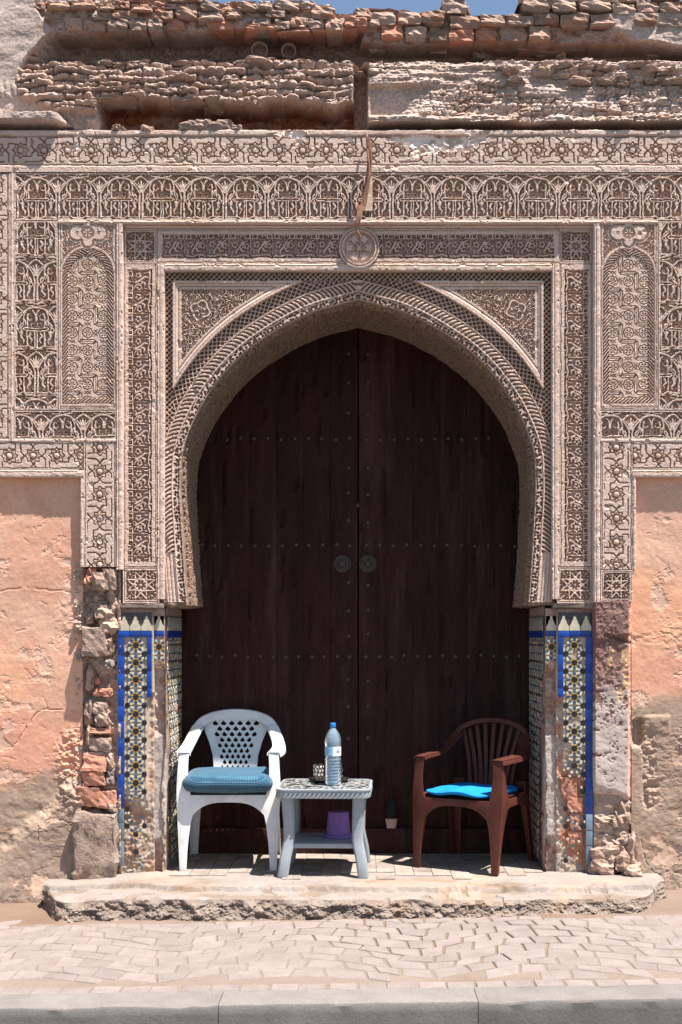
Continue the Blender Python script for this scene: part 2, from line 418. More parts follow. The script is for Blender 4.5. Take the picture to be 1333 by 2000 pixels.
# flowered frame: tile 49 wide x 43 tall (column runs vertically, wraps in v)
def frame_tile():
    t = Cv(43 * 5, 49, 4, 0.0)            # drawn with the run along x so that it wraps; five variants
    rj = random.Random(8)
    for rep in range(5): frame_unit(t, 43 * rep, rj)
    t.fill(6000, (2.4, 1.8, 1.4), 1.2, 5)
    return t
def frame_unit(t, ox, rj):
    def q(pts): return [((y - 130) / 7.42 + ox + rj.uniform(-.4, .4), (x - 745) / 7.42 + rj.uniform(-.4, .4)) for x, y in pts]
    S = lambda pts, w=3, w2=None: t.line(cr(q(pts), 5), w + 1.1, 1, .7, False, None if w2 is None else w2 + 1.0)
    for (x, y) in ((905, 205), (920, 385)):
        for k in range(5):
            a = k * 2 * math.pi / 5 + .4
            p = q([(x + 30 * math.cos(a), y + 30 * math.sin(a))])[0]; t.disc(p[0], p[1], 3.0)
        for k in range(3):
            a = k * 2 * math.pi / 3
            p = q([(x + 18 * math.cos(a), y + 18 * math.sin(a))])[0]
            t.disc(p[0], p[1], 1.3, .9, .8, True)
    p = q([(835, 285)])[0]; t.spiral(p[0], p[1], 5.4, 1.3, 0, 1, 3.0)
    S([(870, 320), (930, 280), (1000, 230), (1040, 240)], 4.4, 2.4); S([(960, 300), (1000, 320), (990, 360)], 4.6, 2.2); S([(940, 330), (880, 345), (840, 400)], 3.4, 2)
    S([(1065, 140), (1065, 240), (1050, 330), (1070, 420)], 2.8); S([(1105, 130), (1105, 450)], 2.4); S([(1070, 330), (1100, 340)], 2.4)
    for y in (150, 215, 365, 430): S([(752, y), (812, y)], 2.4)
    S([(752, 130), (752, 450)], 2.4); S([(815, 140), (815, 230)], 2.2); S([(815, 350), (815, 440)], 2.2)
    t.disc(*q([(780, 182)])[0], 1.8); t.disc(*q([(780, 398)])[0], 1.8)
    S([(760, 290), (790, 300)], 2.6); S([(780, 330), (760, 340)], 2.6)
    t.line(q([(745, 440), (1040, 440)]), 3.2); t.line(q([(990, 170), (1040, 165)]), 3.4); t.line(q([(1000, 400), (1045, 415)]), 3.0)
    t.line(q([(745, 452), (1045, 452)]), 2.0, 1, .9, True)
FRAME = frame_tile()
def knot_tile():
    t = Cv(62, 62, 4, 0.0, False)
    for k in range(8):
        a = k * math.pi / 4 + math.pi / 8; b = a + math.pi * 3 / 4
        t.line([(31 + 30 * math.cos(a), 31 + 30 * math.sin(a)), (31 + 30 * math.cos(b), 31 + 30 * math.sin(b))], 4.0)
        c = k * math.pi / 4
        t.ring(31 + 21 * math.cos(c), 31 + 21 * math.sin(c), 5.2, 2.6)
        t.disc(31 + 9.5 * math.cos(c), 31 + 9.5 * math.sin(c), 2.8)
        t.line([(31 + 30 * math.cos(c), 31 + 30 * math.sin(c)), (31 + 41 * math.cos(c), 31 + 41 * math.sin(c))], 3.4)
    t.ring(31, 31, 13, 2.4); t.disc(31, 31, 3.2)
    for x in (5, 57):
        for y in (5, 57): t.ring(x, y, 4.2, 2.6)
    t.fill(1500, (2.2, 1.6), 1.2, 5)
    return t
KNOT = knot_tile()
def scroll_canvas(w, h, pitch=13.5, r=6.4, seed=1, wrap=False, wd=2.5):
    rg = random.Random(seed); t = Cv(w, h, 3, 0.0, wrap)
    j = 0; y = 4
    while y < h + pitch:
        x = 4 + (pitch / 2 if j % 2 else 0)
        while x < w + pitch:
            cx, cy = x + rg.uniform(-2, 2), y + rg.uniform(-2, 2); a = rg.uniform(0, 6.28); d = rg.choice((-1, 1)); rr = r * rg.uniform(.8, 1.15)
            t.spiral(cx, cy, rr, rg.uniform(1.0, 1.5), a, d, wd)
            a2 = a + rg.uniform(1.5, 4)
            t.line(cr([(cx + rr * math.cos(a), cy + rr * math.sin(a)), (cx + 1.5 * rr * math.cos(a - d * .6), cy + 1.5 * rr * math.sin(a - d * .6)), (cx + 2.1 * rr * math.cos(a - d * .5), cy + 2.1 * rr * math.sin(a - d * .5))], 4), wd * 1.3, 1, 1.0, False, wd * .6)
            t.line([(cx + rr * math.cos(a2), cy + rr * math.sin(a2)), (cx + 1.6 * rr * math.cos(a2), cy + 1.6 * rr * math.sin(a2))], wd * 1.5, 1, 1.0, False, wd * .7)
            x += pitch
        y += pitch * .86; j += 1
    return t
def strap_tile():
    """interlaced straps and rosettes: base 1 with grooves, tile 61 x 67 (two by two rosettes)"""
    t = Cv(61, 67 * 3, 4, 1.0)
    for rep in range(-1, 4):
        for i in range(2):
            for j in range(2):
                cx, cy = 15.25 + 30.5 * i, 16.75 + 33.5 * j + 67 * rep
                t.line([(cx + (10.8 if k % 2 == 0 else 9.2) * math.cos(k * math.pi / 8), cy + (10.8 if k % 2 == 0 else 9.2) * math.sin(k * math.pi / 8)) for k in range(17)], 1.9, .9, .9, True)
                for k in range(6):
                    a = k * math.pi / 3; t.disc(cx + 5.2 * math.cos(a), cy + 5.2 * math.sin(a), 1.7, .85, .8, True)
                t.ring(cx, cy, 2.2, 1.4, .7, True)
                alt = (i + j) % 2
                mx, my = cx + 15.25, cy + 16.75
                if alt:
                    t.line([(mx - 3.6, cy - 15), (mx - 3.6, cy + 15)], 1.9, .9, .9, True); t.line([(mx + 3.6, cy - 15), (mx + 3.6, cy + 15)], 1.9, .9, .9, True)
                    t.line([(mx, cy - 13), (mx, cy + 13)], 1.4, .6, .9, True)
                    t.line([(mx - 3.6, cy - 15), (mx, cy - 18.5), (mx + 3.6, cy - 15)], 1.9, .9, .9, True); t.line([(mx - 3.6, cy + 15), (mx, cy + 18.5), (mx + 3.6, cy + 15)], 1.9, .9, .9, True)
                    t.line([(cx - 6, my - 3), (cx, my + 3), (cx + 6, my - 3)], 1.7, .8, .9, True); t.line([(cx - 6, my + 3), (cx, my - 3), (cx + 6, my + 3)], 1.7, .8, .9, True)
                else:
                    t.line([(cx - 13, my - 3.6), (cx + 13, my - 3.6)], 1.9, .9, .9, True); t.line([(cx - 13, my + 3.6), (cx + 13, my + 3.6)], 1.9, .9, .9, True)
                    t.line([(cx - 11, my), (cx + 11, my)], 1.4, .6, .9, True)
                    t.line([(cx + 13, my - 3.6), (cx + 16.5, my), (cx + 13, my + 3.6)], 1.9, .9, .9, True); t.line([(cx - 13, my - 3.6), (cx - 16.5, my), (cx - 13, my + 3.6)], 1.9, .9, .9, True)
                    t.line([(mx - 3, cy - 6), (mx + 3, cy), (mx - 3, cy + 6)], 1.7, .8, .9, True); t.line([(mx + 3, cy - 6), (mx - 3, cy), (mx + 3, cy + 6)], 1.7, .8, .9, True)
    t.a = t.a[67 * 4:67 * 8]; t.h = 67
    return t
STRAP = strap_tile()
def sampw(cv, X, Y): return samp(cv, X, Y % cv.h)
def lattice(u, v, p=10.5, w=.30):
    """diagonal netting, 1 on the strands"""
    a = np.abs(((u + v) / p) % 1 - .5) * 2; b = np.abs(((u - v) / p) % 1 - .5) * 2
    return np.maximum(sst(1 - w * 1.5, 1 - w * .6, a), sst(1 - w * 1.5, 1 - w * .6, b))

# ------------------------------------------------------------------ the gateway
OUT, INN, LAT, SAL, PIER, STRIP, DOOR = 0.0, .030, .060, .036, .047, .10, .67
DEPTH = .028
gate = empty('gateway', (0, 0, 0), 0, 'carved stucco gateway with a pointed horseshoe arch around a dark wooden door', 'gateway')
def mir(x): return 2 * VX - x
SM = MAT['stucco']

def mould(name, x0, y0, x1, y1, y, pr, seed, skirt=.07):
    """worn plaster moulding with a chipped arris and a scored line"""
    X, Y = gxy(x0, y0, x1, y1, 1.25)
    w = min(x1 - x0, y1 - y0); ac = (X - x0) if (x1 - x0) < (y1 - y0) else (Y - y0)
    n = fbm(X / 16, Y / 16, 4, seed); c = fbm(X / 7, Y / 7, 3, seed + 9)
    ed = np.minimum(ac, w - ac) + 3.2 * (n - .5)
    H = pr * sst(-.5, 2.0, ed) + .004 * (n - .5) + .003 * (c - .5)
    H = H - .012 * sst(.60, .70, .5 * n + .5 * c) * sst(4.5, 1.0, np.minimum(ac, w - ac))
    if w > 8.5: H = H - .0045 * sst(1.3, .5, np.abs(ac - w * .33 + 1.2 * (n - .5)))
    relief(name, gate, x0, y0, x1, y1, y, H, SM, None, None, skirt)
# top star frieze, with its fillets, a crack and the white broken patch
X, Y = gxy(-150, 250, 1560, 336)
wx, wy = warp(X, Y)
v = wy - 268
h, boss = star_field(wx - 22 + 5, np.clip(v, 0.5, 49.5))
inb = (v > 0) & (v < 50)
H = np.where(inb, -.019 * (1 - h) + .002 * boss, 0)
fil = lambda c, w: sst(w / 2 + .6, w / 2 - .6, np.abs(wy - c))
H = H - .009 * fil(266, 2) - .009 * fil(322, 2.2) + .004 * (sst(252, 256, wy) * sst(265, 262, wy)) + .003 * sst(323, 326, wy)
for pts in ([(183, 250), (190, 275), (196, 300), (190, 320), (188, 338)], [(110, 262), (113, 285), (109, 300)], [(596, 250), (600, 275)]):
    t = Cv(120, 90, 3, 0, False); x0 = pts[0][0] - 60
    t.line([(a - x0, b - 250) for a, b in pts], 1.8, 1, .8)
    loc = (X > x0) & (X < x0 + 119)
    H = H - .009 * np.where(loc, samp(t, np.clip(wx - x0, 1, 118), np.clip(wy - 250, 0, 88)), 0)
H = worn(H, X, Y, 5)
brk = sst(.5, .57, fbm(X / 34, Y / 17, 4, 77) + .50 * np.exp(-((X - 860) / 130.0) ** 2 - ((Y - 276) / 20.0) ** 2) + .34 * np.exp(-((X - 560) / 55.0) ** 2 - ((Y - 268) / 14.0) ** 2) - .28)
lump = fbm(X / 7, Y / 6, 3, 31)
H = H * (1 - brk) + brk * (-.022 + .022 * lump)
edge = 252 + 9 * (fbm(X / 30, Y * 0, 3, 4) - .3)        # ragged top edge
H = H - .03 * sst(edge + 2, edge - 2, Y)
col = mixc((1, 1, 1), (1.42, 1.62, 1.75), brk * sst(.3, .5, fbm(X / 16, Y / 12, 2, 9)))
relief('star_frieze', gate, -150, 250, 1560, 336, OUT, H, SM, col)

# arabesque band
def carve_arab(x0, y0, x1, y1, u0, v0, pitch_shift=False, seed=1, hsc=1.0):
    X, Y = gxy(x0, y0, x1, y1)
    wx, wy = warp(X, Y, 1.0, 8, seed)
    if pitch_shift:     # column: units stacked every 90 px, alternately cartouche- and palmette-centred
        row = np.floor((wy - y0 + v0) / 90.0)
        a = samp(ARAB, wx - (x0 + x1) / 2 + 81.5 * (row + seed) + np.where(row % 2 == 0, 0, 40.75), (wy - y0 + v0) - row * 90)
    else:
        a = samp(ARAB, wx - u0 + 81.5 * (seed % 4), np.clip((wy - y0 + v0) / hsc, 0, 89.5))
    H = DEPTH * (a - 1)
    ed = np.minimum(np.minimum(X - x0, x1 - X), np.minimum(Y - y0, y1 - Y))
    H = np.where(ed < 2.2, 0, H)
    return worn(H, X, Y, seed + 60, .004), X, Y
H, X, Y = carve_arab(28, 338, 1420, 430, 72, 1, seed=11)
relief('arabesque_frieze', gate, 28, 338, 1420, 430, OUT, H, SM)
for sgn in (0, 1):
    fx = (lambda x: x) if sgn == 0 else mir
    def rect(a, b): return (a, b) if sgn == 0 else (mir(b), mir(a))
    xa, xb = rect(28, 113)
    H, X, Y = carve_arab(xa, 432, xb, 800, 0, 22, True, 21 + sgn)
    relief('arabesque_column', gate, xa, 432, xb, 800, OUT, H, SM)
    xa, xb = rect(28, 227)
    H, X, Y = carve_arab(xa, 802, xb, 857, 40 + 11 * sgn, 1, False, 31 + sgn)
    relief('arabesque_panel', gate, xa, 802, xb, 857, OUT, H, SM)
    # blind arch panel
    xa, xb = rect(115, 228)
    X, Y = gxy(xa, 432, xb, 800)
    wx, wy = warp(X, Y, .7, 9, 41 + sgn)
    u = wx - xa; vv = wy - 432; cx = 56.5
    top = 46.0; rad = 49.0; spr = top + rad + 10        # arch of the niche
    ex = np.abs(u - cx); 
    dome = np.where(vv < spr, np.hypot(ex, (vv - spr) * .95) - rad, ex - rad)
    dome = np.maximum(dome, vv - 355)
    ang = np.where(vv < spr, np.arctan2(spr - vv, u - cx), 0)
    along = np.where(vv < spr, rad * np.where(u < cx, np.pi - ang, ang), -(vv - spr))
    rope = np.abs(((along + (dome + 12) * 1.3) / 7.6) % 1 - .5) * 2
    bott = vv > 346
    rope = np.where(bott, np.abs(((u + (vv - 346) * 1.3) / 7.6) % 1 - .5) * 2, rope)
    H = np.zeros_like(X)
    inr = (dome < 0) & ((dome > -11) | bott)
    H = np.where(inr, -.024 + .023 * sst(.25, .7, rope), H)
    fld = (dome <= -11) & ~bott
    st = sampw(STRAP, u - cx + 15.25, vv)
    H = np.where(fld, -.005 - .019 * (1 - st), H)
    H = np.where((dome > 0) & (dome < 2), -.008, H); H = np.where((dome > 6) & (dome < 8), -.007, H)
    sp = (dome > 8) & (vv < spr)
    tri = sp & (u > 7) & (u < 106) & (vv > 7)
    medr = np.hypot(u - cx, vv - 22)
    ears = np.minimum(np.hypot(u - cx + 21, vv - 22), np.hypot(u - cx - 21, vv - 22))
    H = np.where(tri, -.014 + .013 * samp(scroll_canvas(114, 110, 11, 5, 3 + sgn), np.clip(u, 1, 112), np.clip(vv, 1, 108)), H)
    cart = np.minimum(medr - 16, ears - 13)
    cart = np.minimum(cart, np.hypot(u - cx, vv - 6) - 7); cart = np.minimum(cart, np.hypot(u - cx, vv - 40) - 8)
    H = np.where((cart < 7) & (vv < spr - 10), np.where(np.abs(cart - 3) < 2.2, -.011, np.where(cart > 3, -.001, .001)), H)
    H = np.where((medr < 12.5), -.009, H)
    pet = np.cos(6 * np.arctan2(vv - 22, u - cx)) * .5 + .5
    H = np.where((medr < 11.5) & (pet * sst(11, 5, medr) > .35), 0, H); H = np.where(np.abs(ears) < 3, -.006 + .006 * (ears < 1.4), H)
    ed = np.minimum(np.minimum(u, 113 - u), np.minimum(vv, 368 - vv)); H = np.where(ed < 2, 0, H); H = np.where((ed >= 2) & (ed < 3.6), -.007, H)
    H = worn(H, X, Y, 51 + sgn)
    relief('blind_arch_panel', gate, xa, 432, xb, 800, OUT, H, SM)
    # lower star band and its leg
    def starband(x0, y0, x1, y1, vertical, name, off=0, seed=0):
        X, Y = gxy(x0, y0, x1, y1); wx, wy = warp(X, Y, .8, 9, seed)
        if vertical: u, vv, wid = wy - y0 + off, wx - x0, x1 - x0
        else: u, vv, wid = wx - x0 + off, wy - y0, y1 - y0
        s = 25 + (vv - wid / 2)
        h, b = star_field(u, np.clip(s, .5, 49.5))
        H = np.where((s > 1) & (s < 49), -.019 * (1 - h) + .005 * b, 0)
        H = np.where((np.abs(vv - 2.5) < 1.0) | (np.abs(vv - wid + 2.5) < 1.0), -.008, H)
        relief(name, gate, x0, y0, x1, y1, OUT, worn(H, X, Y, seed + 3), SM)
    yb = 1107 if sgn == 0 else 1112
    xa, xb = rect(164, 226); starband(xa, 864, xb, yb, True, 'star_pilaster_panel', 13, 61 + sgn)
    xa, xb = rect(-150, 162); starband(xa, 864, xb, 916, False, 'star_band', 38 if sgn == 0 else 20, 63 + sgn)
    # fillet under the star band, over the recessed coloured wall
    xa, xb = rect(-150, 164); mould('band_fillet', xa, 917.5, xb, 932, OUT, .006, 3 + sgn)
    xa, xb = rect(157.5, 163.5); mould('edge_fillet', xa, 931, xb, yb, OUT, .004, 5 + sgn)
    # far column of stars beyond the arabesque
    xa, xb = rect(-34, 17); starband(xa, 338, xb, 857, True, 'star_column', 9, 65 + sgn)
    # plain strips between panels (mouldings)
    for k, (a, b, c, d, pr) in enumerate(((18, 338, 27, 862, .004), (227.5, 436, 240, 1112 if sgn == 0 else 1176, .006), (28, 857.5, 227, 863.5, .003), (-150, 857.5, 17.5, 863.5, .003))):
        xa, xb = rect(a, c)
        mould('moulding', xa, b, xb, d, OUT, pr, 7 + k)
    # inner frame: flowered columns, corner squares, knot squares
    def framecol(x0, y0, x1, y1, vertical, name, seed, flip=False):
        X, Y = gxy(x0, y0, x1, y1); wx, wy = warp(X, Y, .9, 8, seed)
        if vertical: u, vv, wid = wy - y0, wx - x0, x1 - x0
        else: u, vv, wid = wx - x0, wy - y0, y1 - y0
        if flip: vv = wid - vv
        s = vv - (wid - 49) / 2
        a = samp(FRAME, u - 11, np.clip(s, .3, 48.7))
        along = (y1 - y0) if vertical else (x1 - x0)
        inn = (s > 0) & (s < 49) & (u > 9) & (u < along - 9)
        H = np.where(inn, DEPTH * .95 * (a - 1), 0)
        for c in (3.0, wid - 3.0): H = np.where(np.abs(vv - c) < 1.0, -.007, H)
        H = worn(H, X, Y, seed + 5, .004)
        if not vertical:        # seat for the round medallion in the middle
            H = np.where(np.hypot(X - 702, Y - 484) < 40, -.03, H)
        relief(name, gate, x0, y0, x1, y1, INN, H, SM)
    def knot(x0, y0, x1, y1, y, name, seed, v2=0):
        X, Y = gxy(x0, y0, x1, y1); wx, wy = warp(X, Y, .9, 8, seed)
        u = (wx - x0 - 6) / (x1 - x0 - 12) * 62; vv = (wy - y0 - 6) / (y1 - y0 - 12) * 62
        inn = (u > 0) & (u < 62) & (vv > 0) & (vv < 62)
        H = np.where(inn, .026 * (samp(KNOT, np.clip(u, .5, 61.5), np.clip(vv, .5, 61.5)) - 1), 0)
        ed = np.minimum(np.minimum(X - x0, x1 - X), np.minimum(Y - y0, y1 - Y)); H = np.where((ed > 2) & (ed < 3.6), -.006, H)
        relief(name, gate, x0, y0, x1, y1, y, worn(H, X, Y, seed), SM)
    xa, xb = rect(240.5, 307); framecol(xa, 516, xb, 1106, True, 'flowered_column', 81 + sgn, sgn == 1)
    xa, xb = rect(240.5, 307); knot(xa, 447, xb, 514.5, INN, 'knot_square', 83 + sgn)
    xa, xb = rect(240.5, 311); knot(xa, 1107.5, xb, 1178, INN, 'knot_square', 85 + sgn)
    if sgn == 1: knot(mir(226), 1113.5, mir(164), 1175, OUT, 'knot_square', 88)
    xa, xb = rect(307.5, 321.5); mould('frame_moulding', xa, 515.2, xb, 1170, INN, .004, 15 + sgn)
X, Y = 0, 0
def _top():
    framecol(308, 447, mir(308), 514.5, False, 'flowered_lintel', 91)
_top()
mould('lintel_moulding', 322, 515.2, mir(322), 529, INN, .005, 23)
mould('frame_cap_moulding', 240.5, 437, mir(240.5), 446, INN, .010, 24)
mould('frieze_moulding', 114, 430.6, mir(114), 437, OUT, .007, 25)
# medallion
X, Y = gxy(659, 441, 745, 527)
u, vv = X - 702, Y - 484; rr = np.hypot(u, vv); an = np.arctan2(vv, u)
H = np.where(rr > 31, .010 - .010 * ((np.abs(rr - 35.5) < 1.1)), -.012)
petal = (np.abs(np.cos(an * 3)) ** .6) * 26
H = np.where((rr < 28) & (rr < petal) & (rr > 4), .001, H); H = np.where((rr < 28) & (np.abs(rr - 23) < 2) & (petal > 14), .001, H)
H = np.where((rr < petal * .55) & (rr > petal * .3), -.010, H)
H = np.where(rr < 4, .004, H)
msk = (rr[:-1, :-1] < 41)
H = np.where(rr > 40, -.03, worn(H, X, Y, 7))
relief('medallion', gate, 659, 441, 745, 527, INN, H, SM, mask=msk)

# arch curve (front edge of the soffit), left half from the foot to the apex
ARC = cr([(367, 1182), (364, 1150), (360, 1095), (356.5, 1032), (353, 970), (353, 930), (357, 880), (377, 824), (404, 774), (442, 724), (489, 679.5), (552, 638), (612, 609), (660, 595), (700, 585)], 14)
ARC = np.array(ARC)
SEG = np.concatenate([[0], np.cumsum(np.hypot(*np.diff(ARC, axis=0).T))])
def arc_st(X, Y):
    """distance outside the arch edge and length along it, for the left half"""
    shp = X.shape; x = X.ravel().astype(np.float32); y = Y.ravel().astype(np.float32)
    best = np.full(x.shape, 1e9, np.float32); tt = np.zeros(x.shape, np.float32)
    for i in range(len(ARC) - 1):
        ax, ay = ARC[i]; dx, dy = ARC[i + 1] - ARC[i]; l2 = dx * dx + dy * dy
        t = np.clip(((x - ax) * dx + (y - ay) * dy) / l2, 0, 1)
        d = (x - ax - t * dx) ** 2 + (y - ay - t * dy) ** 2
        m = d < best
        best = np.where(m, d, best); tt = np.where(m, SEG[i] + t * math.sqrt(l2), tt)
    xc = np.interp(y, ARC[::-1, 1], ARC[::-1, 0])
    ins = (x > xc) & (y > ARC[-1, 1])
    s = np.sqrt(best) * np.where(ins, -1, 1)
    return s.reshape(shp), tt.reshape(shp)
X, Y = gxy(322, 529, 700, 1176)
S, T = arc_st(X, Y)
wS, wT = S + .8 * (fbm(X / 7, Y / 7, 2, 5) - .5), T + 1.2 * (fbm(X / 8, Y / 8, 2, 6) - .5)
strip = (X < 338.5) | (Y < 549.5)
bead = S < 15.5
flute = ((S >= 15.5) & (S < 36.5)) | ((S >= 36.5) & (Y > 900))
ringl = (S >= 36.5) & (S < 62) & ~strip
pan = (S >= 62) & ~strip
lat = (strip & (S >= 36.5) & (Y <= 900)) | ringl
H = np.zeros_like(X)
H = np.where(strip & ~flute & ~bead, -.034 * (1 - lattice(X + (wS - S), Y + (wT - T), 10.2)), H)
H = np.where(ringl, -.034 * (1 - lattice(wS, wT, 10.6)) - .012 * sst(62, 58, S) * 0, H)
ph = wT / 8.6 + ((S - 15.5) / 21.0) ** 1.6 * 1.5
rid = np.abs((ph % 1) - .5) * 2
prof = np.sin(np.clip((S - 15.5) / 21.0, 0, 1) * math.pi)
H = np.where(flute, .004 + .010 * prof * .6 - .028 * sst(.40, .75, 1 - rid) * sst(16.5, 19, S) * sst(36, 33.5, S), H)
low = flute & (Y > 1078)
H = np.where(low, .004 - .006 * sst(.5, .8, np.abs((S / 7) % 1 - .5) * 2), H)
f1, f2, cid = worley(wT / 6.4, wS / 6.2, 4)
H = np.where(bead, .004 - .026 * sst(.44, .30, f1) * sst(.5, 2.5, S) * sst(15, 13, S), H)
H = np.where((np.abs(S - 15.5) < 1.3) | (np.abs(S - 36.5) < 1.2), .009, H)
d = np.minimum(np.minimum(X - 338.5, Y - 549.5), S - 62)
scr = scroll_canvas(260, 260, 12.8, 5.6, 9, False, 3.0); scr.fill(5000, (2.0, 1.5), 1.2, 6)
a = samp(scr, np.clip(X - 330, 1, 258), np.clip(Y - 545, 1, 258))
ros = np.hypot(X - 392, Y - 606)
rosv = (np.abs(ros - 17 - 2.5 * np.sin(4 * np.arctan2(Y - 606, X - 392))) < 2.0)
a = np.where(rosv, 1.0, np.where((ros > 12) & (ros < 22), a * .35, a))
Hp = np.where(d < 4.6, .020, np.where(d < 6.0, .012, np.where(d < 11, .016 - .0012 * (d - 6), np.where(d < 12.5, .004, np.where(d < 17, .012, .012 - .022 * (1 - a))))))
H = np.where(pan, Hp, H)
H = worn(H, X, Y, 95, .003)
inside = S < -1.0
cell = lambda m: m[:-1, :-1] & ~(inside[:-1, :-1] | inside[1:, :-1] | inside[:-1, 1:] | inside[1:, 1:])
for sgn in (0, 1):
    for nm, m in (('spandrel_panel', pan), ('lattice_border', lat & strip), ('lattice_archivolt', ringl), ('fluted_archivolt', flute), ('beaded_archivolt', bead)):
        mk_ = cell(m)
        if sgn == 0: relief(nm, gate, 322, 529, 700, 1176, LAT, H, SM, mask=mk_)
        else: relief(nm, gate, 700, 529, 1078, 1176, LAT, H[:, ::-1], SM, mask=mk_[:, ::-1])
# soffit (intrados): the arch curve swept back to the door
full = np.concatenate([ARC, np.stack([2 * VX - ARC[-2::-1, 0], ARC[-2::-1, 1]], -1)])
sl_ = np.concatenate([[0], np.cumsum(np.hypot(*np.diff(full, axis=0).T))])
nT, nD = 1100, 120
tq = np.linspace(0, sl_[-1], nT)
cx_, cy_ = np.interp(tq, sl_, full[:, 0]), np.interp(tq, sl_, full[:, 1])
nx_, ny_ = np.gradient(cy_), -np.gradient(cx_); nl = np.hypot(nx_, ny_); nx_, ny_ = -nx_ / nl, -ny_ / nl
dep = np.linspace(LAT - .008, DOOR + .01, nD)
TT, DD = np.meshgrid(tq, dep, indexing='ij')
u = DD / M1
scs = scroll_canvas(240, 230, 15, 7, 17, False, 3.2)
hh = samp(scs, TT % 238, np.clip(u, 1, 228)) * .022
band = (DD < LAT + .03) | (DD > DOOR - .06)
hh = np.where(band, .006, hh) - .012 * sst(LAT + .006, LAT - .006, DD) + (fbm(TT / 25, u / 25, 3, 3) - .5) * .010
sx, sz = (cx_ - VX) * M1 * (DIST + LAT) / DIST, ZC + (VY - cy_) * M1 * (DIST + LAT) / DIST
inx, inz = -nx_, ny_      # direction guess, fixed below so that it points into the opening
test = (0 - sx[5]) * inx[5]
if test < 0: inx, inz = -inx, -inz
co = np.stack([sx[:, None] + inx[:, None] * hh, DD, sz[:, None] + inz[:, None] * hh], -1).reshape(-1, 3)
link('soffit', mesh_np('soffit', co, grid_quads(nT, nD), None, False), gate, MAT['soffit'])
# imposts under the arch feet
for sgn in (0, 1):
    a, b = (313, 365.5) if sgn == 0 else (mir(365.5), mir(313))
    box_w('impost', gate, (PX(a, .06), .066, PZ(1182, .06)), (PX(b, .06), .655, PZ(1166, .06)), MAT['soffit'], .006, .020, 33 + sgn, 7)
    a, b = (236, 320) if sgn == 0 else (mir(320), mir(236))
    box_w('impost_shelf', gate, (PX(a, .05), INN + .002, PZ(1188, .05)), (PX(b, .05), .14, PZ(1178.6, .05)), MAT['core'], .004, .008, 35 + sgn, 5)
# hidden masonry behind the carving: two sides and the head
box_w('masonry_core', gate, (PX(-700), .155, -.15), (PX(316), .80, PZ(262)), MAT['core'], .002)
box_w('masonry_core', gate, (PX(mir(316)), .155, -.15), (PX(2100), .80, PZ(262)), MAT['core'], .002)
box_w('masonry_core', gate, (PX(317), .13, PZ(566)), (PX(mir(317)), .80, PZ(262)), MAT['core'], .002)

# ------------------------------------------------------------------ stones and bricks (shared meshes)
def lump_mesh(name, seed, blocky=.5, cuts=3, rough=.10):
    """a rough stone or brick of unit size, block to boulder"""
    bm = bmesh.new(); bmesh.ops.create_cube(bm, size=1)
    bmesh.ops.subdivide_edges(bm, edges=bm.edges[:], cuts=cuts, use_grid_fill=True)
    co = np.array([v.co[:] for v in bm.verts])
    sph = co / np.linalg.norm(co, axis=1)[:, None] * .58
    p = co * blocky + sph * (1 - blocky)
    n = sph / .58
    d = (fbm3(p * 2.3 + seed * 7.7, 3, seed) - .5) * 2
    d2 = (fbm3(p * 6.5 + seed * 3.3, 3, seed + 50) - .5) * 2
    p = p + n * (d * rough * 1.7 + d2 * rough * .8)[:, None]
    for v, q in zip(bm.verts, p): v.co = q
    me = bpy.data.meshes.new(name); bm.to_mesh(me); bm.free()
    setcol(me, None)
    return me
BRICKS = [lump_mesh('brick', 100 + k, .78, 4, .10) for k in range(7)]
STONES = [lump_mesh('stone', 200 + k, .42, 4, .22) for k in range(8)]
_cache = {}
def matmesh(me, mat):
    k = (me.name, mat.name)
    if k not in _cache:
        m = me.copy(); m.materials.append(mat); _cache[k] = m
    return _cache[k]
def piece(name, lib, parent, px, py, w, h, y, d, mat, rot=0, tilt=0, rg=random):
    """stone of w x h photograph pixels centred at px,py; y = its front, d = depth in metres"""
    o = bpy.data.objects.new(name, matmesh(rg.choice(lib), mat)); COL.objects.link(o)
    if parent is not None and parent.name == 'ruined_parapet': y += PYO
    s = (DIST + y) / FPX
    c = P(px, py, y)
    o.matrix_basis = Matrix.Translation((c[0], y + d / 2, c[2])) @ Euler((tilt, rot, rg.uniform(-.08, .08))).to_matrix().to_4x4() @ Matrix.Diagonal((w * s, d, h * s, 1))
    if parent is not None:
        o.parent = parent; o.matrix_parent_inverse = WM(parent).inverted()
    return o

# ------------------------------------------------------------------ ruined parapet above the frieze
PYO = .150                                 # the parapet stands back from the frieze
par = empty('ruined_parapet', (0, .1, PZ(255)), 0, 'ruined brick and rubble parapet crumbling above the carved star frieze', 'parapet')
x0, x1 = -430, 1830
X, Yg = gxy(x0, 4, x1, 290, 2.0)
Y = Yg - 16          # features are laid out where the standing-forward masonry ends up
n1 = fbm(X / 60, Y / 26, 4, 3); n2 = fbm(X / 14, Y / 9, 4, 8); n3 = fbm(X / 150, Y / 80, 3, 13); fine = fbm(X / 5.5, Y / 4.5, 3, 18)
yw = Y + 26 * (n3 - .5) + 16 * (n1 - .5) + 5 * (n2 - .5)
MORT, RED, PLAS, DUST, RECESS_SHADE = (.41, .30, .25), (.28, .10, .05), (.50, .395, .345), (.46, .35, .295), (.24, .155, .12)
left = sst(712, 700, X + 10 * (n1 - .5))
